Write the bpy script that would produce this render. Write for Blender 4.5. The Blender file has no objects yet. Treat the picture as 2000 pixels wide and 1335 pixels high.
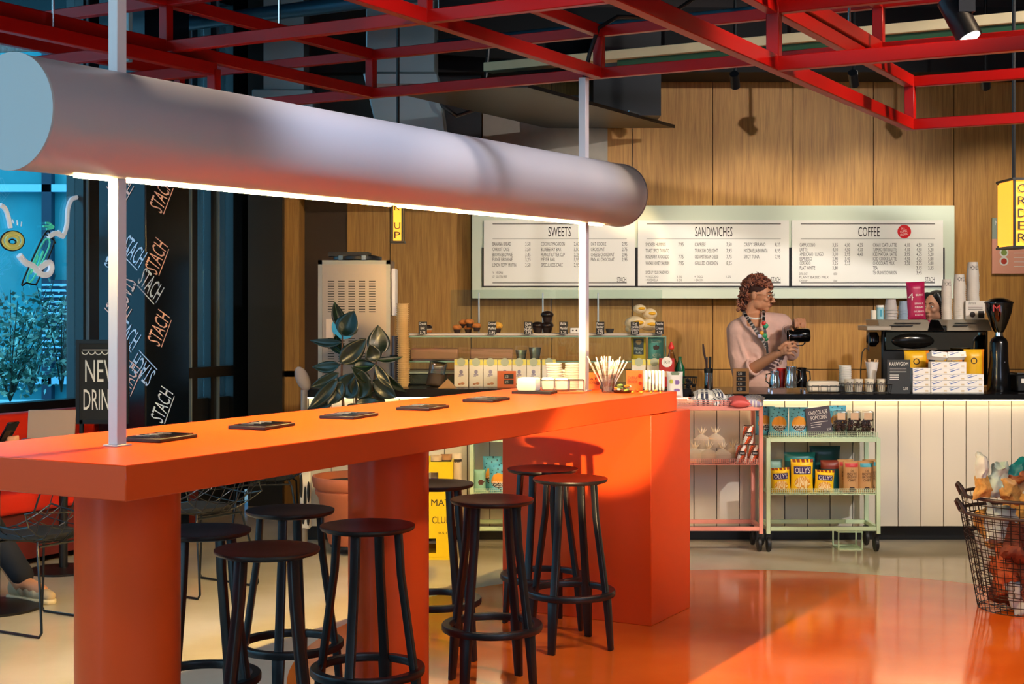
import bpy, bmesh, math, random
from mathutils import Vector, Matrix, Euler
from math import sin, cos, pi, radians as R, sqrt
C = bpy.context.scene
COL = C.collection
H0, HY, F = 1.57, 595.0, 2800.0          # eye height, horizon row, focal length in pixels (2000 px wide)
def at(px, py, Y): return Vector(((px-1000)/F*Y, Y, H0-(py-HY)/F*Y))

# ---------------- camera ----------------
cd = bpy.data.cameras.new('camera'); cam = bpy.data.objects.new('camera', cd); COL.objects.link(cam)
cam.location = (0, 0, H0); cam.rotation_euler = (pi/2, 0, 0)
cd.sensor_width = 36; cd.lens = 36*F/2000; cd.shift_y = -(667.5-HY)/2000; cd.clip_end = 200
C.camera = cam
C.view_settings.view_transform = 'Standard'; C.view_settings.look = 'None'
C.view_settings.gamma = 1; C.view_settings.exposure = 0.15
C.view_settings.use_curve_mapping = False
C.cycles.max_bounces = 7; C.cycles.diffuse_bounces = 3; C.cycles.glossy_bounces = 3
C.cycles.transparent_max_bounces = 16; C.cycles.transmission_bounces = 5
C.cycles.caustics_reflective = False; C.cycles.caustics_refractive = False
C.cycles.sample_clamp_indirect = 4.0

def lin(c):
    if isinstance(c, str): c = [int(c[i:i+2], 16) for i in (0, 2, 4)]
    r = []
    for v in c[:3]:
        v = v/255.0; r.append(v/12.92 if v <= .04045 else ((v+.055)/1.055)**2.4)
    return (*r, 1)

# ---------------- world: overcast blue daylight ----------------
w = bpy.data.worlds.new('daylight'); C.world = w; w.use_nodes = True
nt = w.node_tree; bg = nt.nodes['Background']
tc = nt.nodes.new('ShaderNodeTexCoord'); sx = nt.nodes.new('ShaderNodeSeparateXYZ'); rp = nt.nodes.new('ShaderNodeValToRGB')
nt.links.new(tc.outputs['Generated'], sx.inputs[0]); nt.links.new(sx.outputs['Z'], rp.inputs[0]); nt.links.new(rp.outputs[0], bg.inputs[0])
rp.color_ramp.elements[0].position = 0.0; rp.color_ramp.elements[0].color = lin('7fb0c8')
rp.color_ramp.elements[1].position = 0.6; rp.color_ramp.elements[1].color = lin('9fc6dc')
bg.inputs[1].default_value = 5.0

# ---------------- lamps of the room, plus added fills ----------------
def lamp(name, kind, loc, target, energy, color, size=.1, cone=60, blend=.3):
    l = bpy.data.lights.new(name, kind); o = bpy.data.objects.new(name, l); COL.objects.link(o)
    o.location = loc; l.energy = energy; l.color = lin(color)[:3]
    o.rotation_euler = (Vector(target)-Vector(loc)).to_track_quat('-Z', 'Y').to_euler()
    if kind == 'SPOT': l.spot_size = R(cone); l.spot_blend = blend; l.shadow_soft_size = size
    if kind == 'AREA': l.size = size
    return o
# key spot: high on the right, throws the board's and the barista's shadows down to the left
lamp('key_spot', 'SPOT', (4.6, 4.9, 3.9), (1.1, 11.2, 1.35), 680, 'fffaf4', .04, 48, .6)
lamp('hall_spot', 'SPOT', (3.4, 5.2, 3.9), (1.4, 8.6, 0), 360, 'ffdcb4', .08, 75, .6)
# spots washing the oak wall
for x, y, z0 in ((.75, 9.3, 2.75), (1.95, 10.1, 3.25), (2.9, 10.1, 3.25), (3.9, 10.1, 3.25)):
    lamp('wall_washer', 'SPOT', (x, y, z0), (x+.05, 11.62, 1.78), 66, 'fff0d8', .05, 64, .7)
# spots over the bar table
lamp('table_spot', 'SPOT', (-1.6, 5.0, 3.9), (-.9, 5.2, 1.1), 130, 'ffe0c0', .15, 60, .6)
lamp('table_spot', 'SPOT', (1.7, 4.2, 3.9), (.3, 6.7, 1.1), 330, 'ffe9d8', .12, 50, .6)
lamp('front_spot', 'SPOT', (-.6, 1.2, 3.8), (-.3, 5.2, .6), 80, 'ffdcc0', .3, 80, .8)
lamp('floor_spot', 'SPOT', (2.2, 3.8, 3.9), (2.0, 6.6, 0), 180, 'ffe0b8', .1, 60, .6)
lamp('tube_spot', 'SPOT', (.75, 4.3, 3.95), (-.45, 5.5, 2.25), 330, 'e6ecff', .12, 42, .8)
lamp('tube_spot', 'SPOT', (1.9, 6.0, 3.95), (.2, 6.8, 2.25), 170, 'eceeff', .12, 36, .8)
lamp('machine_fill_spot', 'SPOT', (-.9, 8.5, 3.5), (-.9, 10, 1.4), 48, 'ffd9cc', .05, 50, .6)  # added fill to brighten the steel ice cream machine
# added low spot standing in for sunlight bounced up off the floor
lamp('bounce_stand_in', 'SPOT', (.3, 2.2, .12), (.42, 7.1, 1.03), 2400, 'ffd79a', .05, 9.5, .2)
# added cool fill from behind the camera, brightening the side of the tube
lamp('front_fill', 'AREA', (3.2, -2.2, 3.5), (-.5, 6, 2.2), 105, 'cfdcff', 2.4)

# ---------------- materials ----------------
MATS = {}
def mat(name, col, rough=.5, metal=0, bump=0, bscale=40, emit=0, coat=0, alpha=1, trans=0, spec=.5, var=0, vscale=6):
    if name in MATS: return MATS[name]
    m = bpy.data.materials.new(name); m.use_nodes = True; n = m.node_tree.nodes; l = m.node_tree.links
    b = n['Principled BSDF']; c = lin(col)
    b.inputs['Base Color'].default_value = c; b.inputs['Roughness'].default_value = rough; b.inputs['Metallic'].default_value = metal
    b.inputs['Specular IOR Level'].default_value = spec
    if coat: b.inputs['Coat Weight'].default_value = coat; b.inputs['Coat Roughness'].default_value = .08
    if trans: b.inputs['Transmission Weight'].default_value = trans
    if alpha < 1: b.inputs['Alpha'].default_value = alpha
    if emit: b.inputs['Emission Color'].default_value = c; b.inputs['Emission Strength'].default_value = emit
    if bump or var:
        t = n.new('ShaderNodeTexCoord'); x = n.new('ShaderNodeTexNoise'); l.new(t.outputs['Object'], x.inputs['Vector']); x.inputs['Detail'].default_value = 4
        x.inputs['Scale'].default_value = bscale if bump else vscale
        if bump:
            k = n.new('ShaderNodeBump'); k.inputs['Strength'].default_value = bump; k.inputs['Distance'].default_value = .004
            l.new(x.outputs[0], k.inputs['Height']); l.new(k.outputs[0], b.inputs['Normal'])
        if var:
            y = n.new('ShaderNodeTexNoise'); l.new(t.outputs['Object'], y.inputs['Vector']); y.inputs['Scale'].default_value = vscale; y.inputs['Detail'].default_value = 5
            r = n.new('ShaderNodeValToRGB'); l.new(y.outputs[0], r.inputs[0]); l.new(r.outputs[0], b.inputs['Base Color'])
            r.color_ramp.elements[0].position = .3; r.color_ramp.elements[1].position = .7
            r.color_ramp.elements[0].color = (*[v*(1-var) for v in c[:3]], 1); r.color_ramp.elements[1].color = (*[min(1, v*(1+var)) for v in c[:3]], 1)
    MATS[name] = m; return m
def glass(name, tint='e8f4f2', fac=.08, rough=.02):
    if name in MATS: return MATS[name]
    m = bpy.data.materials.new(name); m.use_nodes = True; n = m.node_tree.nodes; l = m.node_tree.links
    n.remove(n['Principled BSDF']); t = n.new('ShaderNodeBsdfTransparent'); g = n.new('ShaderNodeBsdfGlossy'); x = n.new('ShaderNodeMixShader'); f = n.new('ShaderNodeLayerWeight')
    t.inputs[0].default_value = lin(tint); g.inputs['Roughness'].default_value = rough; f.inputs[0].default_value = .25
    a = n.new('ShaderNodeMath'); a.operation = 'MULTIPLY_ADD'; a.inputs[1].default_value = .7; a.inputs[2].default_value = fac
    l.new(f.outputs['Fresnel'], a.inputs[0]); l.new(a.outputs[0], x.inputs[0]); l.new(t.outputs[0], x.inputs[1]); l.new(g.outputs[0], x.inputs[2])
    l.new(x.outputs[0], n['Material Output'].inputs[0]); MATS[name] = m; return m
def oak():
    m = bpy.data.materials.new('oak_veneer'); m.use_nodes = True; n = m.node_tree.nodes; l = m.node_tree.links; b = n['Principled BSDF']
    t = n.new('ShaderNodeTexCoord'); mp = n.new('ShaderNodeMapping'); l.new(t.outputs['Object'], mp.inputs[0]); mp.inputs['Scale'].default_value = (22, 22, 1.1)
    a = n.new('ShaderNodeTexNoise'); a.inputs['Scale'].default_value = 2.2; a.inputs['Detail'].default_value = 8; a.inputs['Roughness'].default_value = .65; a.inputs['Distortion'].default_value = .4
    l.new(mp.outputs[0], a.inputs['Vector'])
    mp2 = n.new('ShaderNodeMapping'); l.new(t.outputs['Object'], mp2.inputs[0]); mp2.inputs['Scale'].default_value = (160, 160, 3)
    a2 = n.new('ShaderNodeTexNoise'); a2.inputs['Scale'].default_value = 1.5; a2.inputs['Detail'].default_value = 3; l.new(mp2.outputs[0], a2.inputs['Vector'])
    mx = n.new('ShaderNodeMix'); mx.data_type = 'FLOAT'; mx.inputs[0].default_value = .35; l.new(a.outputs[0], mx.inputs[2]); l.new(a2.outputs[0], mx.inputs[3])
    r = n.new('ShaderNodeValToRGB'); l.new(mx.outputs[0], r.inputs[0]); l.new(r.outputs[0], b.inputs['Base Color'])
    r.color_ramp.elements[0].position = .36; r.color_ramp.elements[0].color = lin('a06c30'); r.color_ramp.elements[1].position = .62; r.color_ramp.elements[1].color = lin('cc9648')
    b.inputs['Roughness'].default_value = .55; k = n.new('ShaderNodeBump'); k.inputs['Strength'].default_value = .15; k.inputs['Distance'].default_value = .002
    l.new(mx.outputs[0], k.inputs['Height']); l.new(k.outputs[0], b.inputs['Normal']); MATS['oak_veneer'] = m; return m

# ---------------- mesh building ----------------
class MB:
    def __init__(s): s.v = []; s.f = []; s.m = []
    def add(s, vs, fs, m=0, M=None):
        o = len(s.v)
        s.v += [tuple(M @ Vector(p)) if M is not None else tuple(p) for p in vs]
        s.f += [tuple(i+o for i in f) for f in fs]
        s.m += (m if isinstance(m, list) else [m]*len(fs)); return s
    def box(s, c, d, m=0, M=None):
        x, y, z = c; a, b, e = d[0]/2, d[1]/2, d[2]/2
        vs = [(x+i*a, y+j*b, z+k*e) for i in (-1, 1) for j in (-1, 1) for k in (-1, 1)]
        return s.add(vs, [(0, 1, 3, 2), (4, 6, 7, 5), (0, 4, 5, 1), (2, 3, 7, 6), (0, 2, 6, 4), (1, 5, 7, 3)], m, M)
    def hexa(s, p8, m=0, M=None):   # bottom 4 then top 4, both counter-clockwise from above
        return s.add(p8, [(3, 2, 1, 0), (4, 5, 6, 7), (0, 1, 5, 4), (1, 2, 6, 5), (2, 3, 7, 6), (3, 0, 4, 7)], m, M)
    def bar(s, p, q, wd, ht, m=0, up=(0, 0, 1), M=None):
        p, q = Vector(p), Vector(q); d = (q-p).normalized(); a = d.cross(Vector(up))
        if a.length < 1e-4: a = d.cross(Vector((1, 0, 0)))
        a.normalize(); b = a.cross(d); vs = []
        for e in (p, q):
            for i, j in ((-1, -1), (1, -1), (1, 1), (-1, 1)): vs.append(e+a*(i*wd/2)+b*(j*ht/2))
        return s.add(vs, [(0, 1, 2, 3), (7, 6, 5, 4), (0, 4, 5, 1), (1, 5, 6, 2), (2, 6, 7, 3), (3, 7, 4, 0)], m, M)
    def lathe(s, prof, c=(0, 0, 0), n=24, m=0, M=None, cap=True, pm=None):
        o = []; fs = []; ms = []
        for (r, z) in prof:
            for i in range(n): a = 2*pi*i/n; o.append((c[0]+r*cos(a), c[1]+r*sin(a), c[2]+z))
        for k in range(len(prof)-1):
            for i in range(n):
                j = (i+1) % n; fs.append((k*n+i, k*n+j, (k+1)*n+j, (k+1)*n+i)); ms.append(pm[k] if pm else m)
        if cap:
            fs.append(tuple(range(n))[::-1]); ms.append(pm[0] if pm else m)
            fs.append(tuple((len(prof)-1)*n+i for i in range(n))); ms.append(pm[-1] if pm else m)
        return s.add(o, fs, ms, M)
    def cyl(s, p, q, r, r2=None, n=16, m=0, M=None):
        p, q = Vector(p), Vector(q); L = (q-p).length
        T = Matrix.Translation(p) @ (q-p).to_track_quat('Z', 'Y').to_matrix().to_4x4()
        if M is not None: T = M @ T
        return s.lathe([(r, 0), (r if r2 is None else r2, L)], n=n, m=m, M=T)
    def tube(s, pts, r, n=8, m=0, M=None, closed=False, cap=True):
        pts = [Vector(p) for p in pts]; N = len(pts); vs = []; fs = []; pa = None
        for i, p in enumerate(pts):
            if closed: d = pts[(i+1) % N]-pts[i-1]
            else: d = pts[min(i+1, N-1)]-pts[max(i-1, 0)]
            d.normalize()
            if pa is None:
                pa = d.cross(Vector((0, 0, 1)))
                if pa.length < 1e-3: pa = d.cross(Vector((1, 0, 0)))
            pa = (pa-d*pa.dot(d)).normalized(); b = d.cross(pa); rr = r[i] if isinstance(r, (list, tuple)) else r
            for k in range(n): a = 2*pi*k/n; vs.append(p+pa*(rr*cos(a))+b*(rr*sin(a)))
        for i in range(N if closed else N-1):
            j = (i+1) % N
            for k in range(n): l = (k+1) % n; fs.append((i*n+k, i*n+l, j*n+l, j*n+k))
        if cap and not closed: fs += [tuple(range(n))[::-1], tuple((N-1)*n+k for k in range(n))]
        return s.add(vs, fs, m, M)
    def ball(s, c, r, n=12, m=0, M=None, k=None):
        rx, ry, rz = r if isinstance(r, (tuple, list)) else (r, r, r); k = k or max(6, n//2+1)
        T = Matrix.Translation(c) @ Matrix.Diagonal((rx, ry, rz, 1))
        if M is not None: T = M @ T
        return s.lathe([(max(.02, sin(pi*i/k)), -cos(pi*i/k)) for i in range(k+1)], n=n, m=m, M=T)
    def prism(s, poly, z0, z1, m=0, M=None):
        n = len(poly); vs = [(x, y, z0) for x, y in poly]+[(x, y, z1) for x, y in poly]
        fs = [tuple(range(n))[::-1], tuple(range(n, 2*n))]+[(i, (i+1) % n, n+(i+1) % n, n+i) for i in range(n)]
        return s.add(vs, fs, m, M)
    def text(s, t, M, h, wd=None, al='C', m=0, fn=None, thick=0, maxw=None):
        vs, fs, W = glyphs(t)
        if not vs: return s
        if wd is None: kx = h*.62 if maxw is None else min(h*.62, maxw/max(W, .01))
        else: kx = wd/max(W, .01)
        x0 = {'C': -W*kx/2, 'L': 0, 'R': -W*kx}[al]
        pts = [(x*kx+x0, y*h/.7-h/2, 0) for x, y in vs]
        if fn: pts = [(x, y, fn(x, y)) for x, y, z in pts]
        return s.add(pts, fs, m, M)
    def build(s, name, mats, parent=None, bevel=0, smooth=True, ang=38, seg=1, label=None):
        me = bpy.data.meshes.new(name); me.from_pydata(s.v, [], s.f)
        for k in (mats if isinstance(mats, (list, tuple)) else [mats]): me.materials.append(k)
        me.polygons.foreach_set('material_index', s.m); me.validate()
        if bevel:
            b = bmesh.new(); b.from_mesh(me); bmesh.ops.recalc_face_normals(b, faces=b.faces)
            es = [e for e in b.edges if e.is_manifold and e.calc_face_angle(0) > .6]
            bmesh.ops.bevel(b, geom=es, offset=bevel, segments=seg, affect='EDGES', profile=.5, clamp_overlap=True); b.to_mesh(me); b.free()
        else:
            b = bmesh.new(); b.from_mesh(me); bmesh.ops.recalc_face_normals(b, faces=b.faces); b.to_mesh(me); b.free()
        if smooth:
            me.polygons.foreach_set('use_smooth', [True]*len(me.polygons)); me.set_sharp_from_angle(angle=R(ang))
        o = bpy.data.objects.new(name, me); COL.objects.link(o)
        if parent is not None: o.parent = parent
        if label: o['label'] = label
        return o
GL = {}
def glyphs(t):
    if t in GL: return GL[t]
    cu = bpy.data.curves.new('t', 'FONT'); cu.body = t; cu.resolution_u = 2
    ob = bpy.data.objects.new('t', cu); me = bpy.data.meshes.new_from_object(ob)
    vs = [(v.co.x, v.co.y) for v in me.vertices]; fs = [tuple(p.vertices) for p in me.polygons]
    if vs:
        x0 = min(v[0] for v in vs); W = max(v[0] for v in vs)-x0; vs = [(x-x0, y) for x, y in vs]
    else: W = 0
    bpy.data.objects.remove(ob); bpy.data.curves.remove(cu); bpy.data.meshes.remove(me)
    GL[t] = (vs, fs, W); return GL[t]
def tag(o, label, cat, group=None, kind=None):
    o['label'] = label; o['category'] = cat
    if group: o['group'] = group
    if kind: o['kind'] = kind
    return o
def thing(name, label, cat, loc=(0, 0, 0), rz=0, group=None):
    o = bpy.data.objects.new(name, None); COL.objects.link(o); o.location = loc; o.rotation_euler = (0, 0, rz); o.empty_display_size = .1
    return tag(o, label, cat, group)
def struct(o): o['kind'] = 'structure'; return o
def copy_tree(o, loc, rz=None, label=None, group=None, rot=None, scale=None):
    kids = {}
    for q in COL.objects:
        if q.parent: kids.setdefault(q.parent, []).append(q)
    def go(a, p):
        c = a.copy(); COL.objects.link(c)
        if p is not None: c.parent = p
        for k in kids.get(a, []): go(k, c)
        return c
    c = go(o, None); c.location = loc
    if rz is not None: c.rotation_euler = (0, 0, rz)
    if rot is not None: c.rotation_euler = rot
    if scale is not None: c.scale = scale
    if label: c['label'] = label
    if group: c['group'] = group
    return c
def FM(x, y, z, yaw=0, pitch=0, roll=0):   # local x right, y up, z towards the camera
    return Matrix.Translation((x, y, z)) @ Matrix.Rotation(yaw, 4, 'Z') @ Matrix(((1, 0, 0, 0), (0, 0, -1, 0), (0, 1, 0, 0), (0, 0, 0, 1))) @ Matrix.Rotation(pitch, 4, 'X') @ Matrix.Rotation(roll, 4, 'Z')
def FMp(p, **k): return FM(p[0], p[1], p[2], **k)

U = Vector((.4886, .8725, 0)); V = Vector((.8725, -.4886, 0)); P0 = Vector((-1.053, 3.906, 0)); AZ = -math.atan2(U.x, U.y)
def bt(t, v, z): q = P0+U*t+V*v; return Vector((q.x, q.y, z))
BTM = Matrix(((V.x, U.x, 0, P0.x), (V.y, U.y, 0, P0.y), (0, 0, 1, 0), (0, 0, 0, 1)))   # local (v, t, z) -> world

black = mat('black_powder_coat', '0c0d10', .42); blackg = mat('black_gloss', '08080a', .18)
white = mat('white_board', 'f2efe8', .5); cream = mat('cream_boards', 'd6cebf', .55, bump=.05, bscale=30)
steel = mat('brushed_steel', 'a59a9a', .3, 1, bump=.03, bscale=90); chrome = mat('chrome', 'd8d8d8', .1, 1)
orange = mat('orange_laminate', 'e5501c', .3, bump=.02, bscale=300, spec=.3)
red = mat('red_steel', '9c0a05', .35, spec=.3); redp = mat('red_upholstery', 'd8280f', .5, bump=.05)
silver = mat('silver_tube', 'c2c2ca', .38, .3, bump=.03, bscale=200); postm = mat('post_paint', 'e2dcde', .4)
sage = mat('sage_frame', 'd5dfcc', .5); ink = mat('ink', '241c1a', .6); grey_ink = mat('grey_ink', '6f6662', .6)
oakm = oak(); dark = mat('dark_ceiling', '0b0c0e', .8); gl = glass('clear_glass', 'f4faf8', .05); wglass = glass('window_glass', 'd2eef6', .04)
orange_ink = mat('orange_ink', 'ee5a1c', .5); yellow = mat('yellow_print', 'f2c011', .45); tealm = mat('teal_print', '1f7f84', .4); sky_p = mat('sky_blue_print', '5fb4cf', .4)
kraft = mat('kraft_paper', 'b98d5d', .7, bump=.1); chalk = mat('chalk_white', 'f4f4f0', .6); ledm = mat('led_strip', 'ffd27c', .5, emit=950)
cardb = mat('black_card', '0d0d0f', .5); pinkm = mat('pink_steel', 'ee9d8e', .4); mintm = mat('mint_steel', 'c2d9b8', .4); paperw = mat('white_paper', 'f5f2ee', .7)
darkw = mat('dark_wood_trim', '3a2414', .5)
# ================= room shell =================
YW = 11.62
# floor with beige resin and an orange disc
def floor_mat():
    m = bpy.data.materials.new('resin_floor'); m.use_nodes = True; n = m.node_tree.nodes; l = m.node_tree.links; b = n['Principled BSDF']
    t = n.new('ShaderNodeTexCoord'); d = n.new('ShaderNodeVectorMath'); d.operation = 'DISTANCE'; l.new(t.outputs['Object'], d.inputs[0]); d.inputs[1].default_value = (1.27, 6.28, 0)
    g = n.new('ShaderNodeMath'); g.operation = 'LESS_THAN'; l.new(d.outputs['Value'], g.inputs[0]); g.inputs[1].default_value = 2.23
    ns = n.new('ShaderNodeTexNoise'); ns.inputs['Scale'].default_value = 1.6; ns.inputs['Detail'].default_value = 6; l.new(t.outputs['Object'], ns.inputs[0])
    ra = n.new('ShaderNodeValToRGB'); rb = n.new('ShaderNodeValToRGB'); l.new(ns.outputs[0], ra.inputs[0]); l.new(ns.outputs[0], rb.inputs[0])
    for r, a, c in ((ra, 'c95616', 'd96a22'), (rb, 'beb4a0', 'cec4b2')):
        r.color_ramp.elements[0].position = .35; r.color_ramp.elements[1].position = .65; r.color_ramp.elements[0].color = lin(a); r.color_ramp.elements[1].color = lin(c)
    x = n.new('ShaderNodeMix'); x.data_type = 'RGBA'; l.new(g.outputs[0], x.inputs[0]); l.new(rb.outputs[0], x.inputs[6]); l.new(ra.outputs[0], x.inputs[7]); l.new(x.outputs[2], b.inputs['Base Color'])
    n2 = n.new('ShaderNodeTexNoise'); n2.inputs['Scale'].default_value = 5; n2.inputs['Detail'].default_value = 8; l.new(t.outputs['Object'], n2.inputs[0])
    q = n.new('ShaderNodeMapRange'); q.inputs[3].default_value = .04; q.inputs[4].default_value = .16; l.new(n2.outputs[0], q.inputs[0]); l.new(q.outputs[0], b.inputs['Roughness'])
    k = n.new('ShaderNodeBump'); k.inputs['Strength'].default_value = .05; k.inputs['Distance'].default_value = .01; l.new(ns.outputs[0], k.inputs['Height']); l.new(k.outputs[0], b.inputs['Normal'])
    b.inputs['Specular IOR Level'].default_value = .6; return m
struct(MB().box((1, 4.5, -.05), (16, 16, .1)).build('floor', floor_mat(), smooth=False))
struct(MB().box((1.7, 6, 4.25), (13, 16, .1)).build('ceiling', dark, smooth=False))
# back wall: oak panels with dark seams (grooves modelled as gaps over a dark backing)
bw = MB(); bw.box((2.6, YW+.07, 2.1), (8.6, .1, 4.3), 1)
seams = [677, 762, 920, 1078, 1235, 1392, 1549, 1706, 1863, 2020, 2180]
xs = [at(s, 0, YW).x for s in seams]; zs = [at(0, 721, YW).z, 3.38]
for i in range(len(xs)-1):
    for z0, z1 in ((0, zs[0]), (zs[0], zs[1])): bw.box(((xs[i]+xs[i+1])/2, YW+.01, (z0+z1)/2), (xs[i+1]-xs[i]-.007, .02, z1-z0-.007))
struct(bw.build('wall_back', [oakm, darkw]))
struct(MB().box((5.6, 4, 2.1), (.1, 15.5, 4.2)).build('wall_right', mat('grey_plaster', '8a7d70', .8), smooth=False))
struct(MB().box((-1, -3.4, 2.1), (13.4, .1, 4.2)).build('wall_front', mat('grey_plaster', '8a7d70', .8), smooth=False))
struct(MB().box((at(765, 0, 11.35).x, 11.4, (at(0, 388, 11.35).z+4.2)/2), (1.42, .3, 4.2-at(0, 388, 11.35).z)).build('shade_block', black, smooth=False))  # black box added where the upper oak wall lies in shadow
struct(MB().box((2.6, YW-.28, 3.62), (8.6, .5, .5)).build('trim_1', dark, smooth=False))   # black bulkhead over the oak wall
# dark recess and oak pier at the left end of the back wall
struct(MB().box((at(632, 0, 11.9).x, 11.95, 2.1), (.5, .1, 4.2)).box((at(645, 0, 11.8).x, 11.82, 2.1), (.03, .1, 4.2)).build('door_1', black, smooth=False))
struct(MB().box((at(569, 0, 11.4).x, 11.45, at(0, 722, 11.4).z/2), (.155, .3, at(0, 722, 11.4).z-.006)).box((at(569, 0, 11.4).x, 11.45, 2.6), (.155, .3, 4.3-2*at(0, 722, 11.4).z+1.0)).build('trim_2', oakm))
struct(MB().box((at(520, 0, 11.25).x, 11.3, 2.1), (.27, .2, 4.2)).build('trim_3', black, smooth=False))

# ---- window facade on the left, running parallel to the bar table ----
FO = Vector((-3.16, 9.56, 0))
FMX = Matrix(((V.x, U.x, 0, FO.x), (V.y, U.y, 0, FO.y), (0, 0, 1, 0), (0, 0, 0, 1)))    # local (v, t, z)
def ft(px):   # distance along the facade seen at pixel column px
    k = (px-1000)/F; return (k*FO.y-FO.x)/(U.x-k*U.y)
fr = mat('window_frame', '0a1118', .35); fr2 = mat('frame_edge', '9fb6c4', .35, .6)
fw = MB()
zb = .86
tA, tB = ft(150), ft(205)
fw.box((-.02, (-6+ft(470))/2, .43), (.12, ft(470)+6, .86)); fw.box((0, (-6+ft(470))/2, 4.1), (.16, ft(470)+6, .3))
o = struct(fw.build('wall_left', mat('dark_sill_wall', '10171d', .5), smooth=False)); o.matrix_world = FMX
def fbox(mb, p0, p1, z0, z1, d=.12, v=0, m=0):
    a, b = ft(p0), ft(p1); mb.box((v, (a+b)/2, (z0+z1)/2), (d, b-a, z1-z0), m)
def win(nm, parts, panes):
    m = MB(); [fbox(m, *p) for p in parts]; f = struct(m.build(nm, [fr, fr2])); f.matrix_world = FMX
    for i, (p0, p1, z0, z1) in enumerate(panes):
        g = MB(); a, b = ft(p0), ft(p1); g.box((0, (a+b)/2, (z0+z1)/2), (.012, b-a, z1-z0)); g.build('window_pane', wglass, f, smooth=False)
    return f
win('window_1', [(-900, 152, .86, .93), (146, 204, .86, 4.0, .16), (151, 154, .93, 4, .02, .09, 1), (-900, -860, .86, 4.0), (-260, -235, .86, 4.0), (-900, 152, 3.9, 4.0)],
    [(-860, -260, .93, 3.9), (-235, 146, .93, 3.9)])
o = MB(); o.box((0, -8.5, .43), (.12, 11, .86)).box((0, -8.5, 4.05), (.12, 11, .3))
for t_ in (-3.1, -5.2, -7.3, -9.4, -11.5, -13.6): o.box((0, t_, 2.4), (.12, .1, 3.2))
o = struct(o.build('window_4', fr)); o.matrix_world = FMX; q_ = MB().box((0, -8.4, 2.4), (.012, 10.5, 3.1)).build('window_pane', wglass, o, smooth=False)
win('window_2', [(322, 328, .12, 4.0, .16), (348, 372, .12, 4.0, .14), (355, 357.5, .2, 4, .02, .08, 1), (398, 412, .12, 4.0, .14), (409, 411.5, .2, 4, .02, .08, 1), (440, 500, .12, 4.0, .16), (322, 412, .12, .3), (322, 440, 1.02, 1.1, .2), (322, 500, 3.9, 4.0)],
    [(328, 348, .3, 3.9), (372, 398, .3, 3.9), (412, 440, .3, 3.9)])
win('window_3', [(204, 212, .12, 4.0, .16)], [(204, 244, .3, 3.9)])
# ================= outside, beyond the glass =================
ext = mat('street_paving', '6f9fb0', .8, var=.15); exb = mat('street_building', '28909a', .7, var=.15, vscale=1.5); exd = mat('street_building_dark', '0d2f44', .6)
struct(MB().box((-8, 14, -.12), (14, 22, .1)).build('ground_outside', ext, smooth=False))
g1 = thing('office_building', 'teal office facade with dark columns across the street outside the window', 'building', (-9.5, 19.5, 0))
MB().box((0, 0, 4), (12, .4, 8)).build('wall', exb, g1)
for i in range(7): MB().box((-6.3+.3+i*1.55+1.53-1.55, -.25, 4), (.13, .2, 8)).build('column', exd, g1)
for z in (.56, 3.13, 5.6): MB().box((0, -.3, z), (12, .1, .1)).build('floor_band', mat('pale_band', '8ccbe0', .6), g1)
lv = MB(); lv.box((3.42, -.38, 1.35), (.36, .04, 1.1), 1)
for i in range(14): lv.box((3.42, -.42, .86+i*.075), (.34, .05, .028), 0)
lv.build('louvre_panel', [mat('pale_band', '8ccbe0', .6), exd], g1)
pl = thing('planter_ledge', 'low blue concrete ledge outside behind the shrubs', 'ledge', (-5.2, 13.2, 0))
MB().box((0, 0, .35), (6, 1.2, .5)).build('ledge_block', mat('blue_ledge', '3d9fd0', .6), pl, bevel=.03)
MB().box((0, 0, .63), (6.1, 1.3, .05)).build('ledge_cap', mat('pale_band', '8ccbe0', .6), pl)
leafm = mat('street_leaf', '2b6f66', .5); leafm2 = mat('street_leaf_pale', 'a8e0d4', .4)
def shrub(c, h, r, n, seed, lab):
    rnd = random.Random(seed); t = thing('shrub', lab, 'shrub', c)
    st = MB(); tips = []
    for i in range(9):
        a = rnd.uniform(0, 6.28); rr = rnd.uniform(.2, 1)*r; zt = h*rnd.uniform(.6, 1)
        p = [Vector((0, 0, 0)), Vector((rr*.3*cos(a), rr*.3*sin(a), zt*.45)), Vector((rr*cos(a), rr*sin(a), zt))]; st.tube(p, [.008, .006, .003], 5); tips.append(p)
    st.build('stem', mat('bark', '23352f', .8), t)
    lf = MB()
    for i in range(n):
        p = rnd.choice(tips); k = rnd.uniform(-.6, 1); q = (p[1].lerp(p[2], k) if k > 0 else p[1].lerp(p[0], -k))+Vector([rnd.gauss(0, r*.16) for _ in range(3)]); q.z = max(.05, q.z)
        M = Matrix.Translation(q) @ Euler((rnd.uniform(0, 6), rnd.uniform(0, 6), rnd.uniform(0, 6))).to_matrix().to_4x4(); s_ = rnd.uniform(.035, .06)
        lf.add([(0, 0, 0), (s_*.35, s_*.5, s_*.1), (0, s_*1.3, 0), (-s_*.35, s_*.5, s_*.1)], [(0, 1, 2), (0, 2, 3)], rnd.choice((0, 0, 1)), M)
    lf.build('foliage', [leafm, leafm2], t, smooth=False)
shrub(at(20, 760, 12.2)-Vector((0, 0, .1)), 1.0, .5, 800, 3, 'bushy street shrub behind the left edge of the big window')
shrub(at(120, 765, 12.6), 1.0, .3, 260, 4, 'small thin-stemmed shrub on the ledge outside the window')
shrub(at(60, 770, 13.6), 1.15, .6, 420, 8, 'taller dim shrub standing behind the two nearer ones outside')
shrub(at(337, 800, 13.4)-Vector((0, 0, .4)), 3.3, .5, 900, 5, 'tall leafy shrub seen in the narrow gap right of the pillar')

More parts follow.
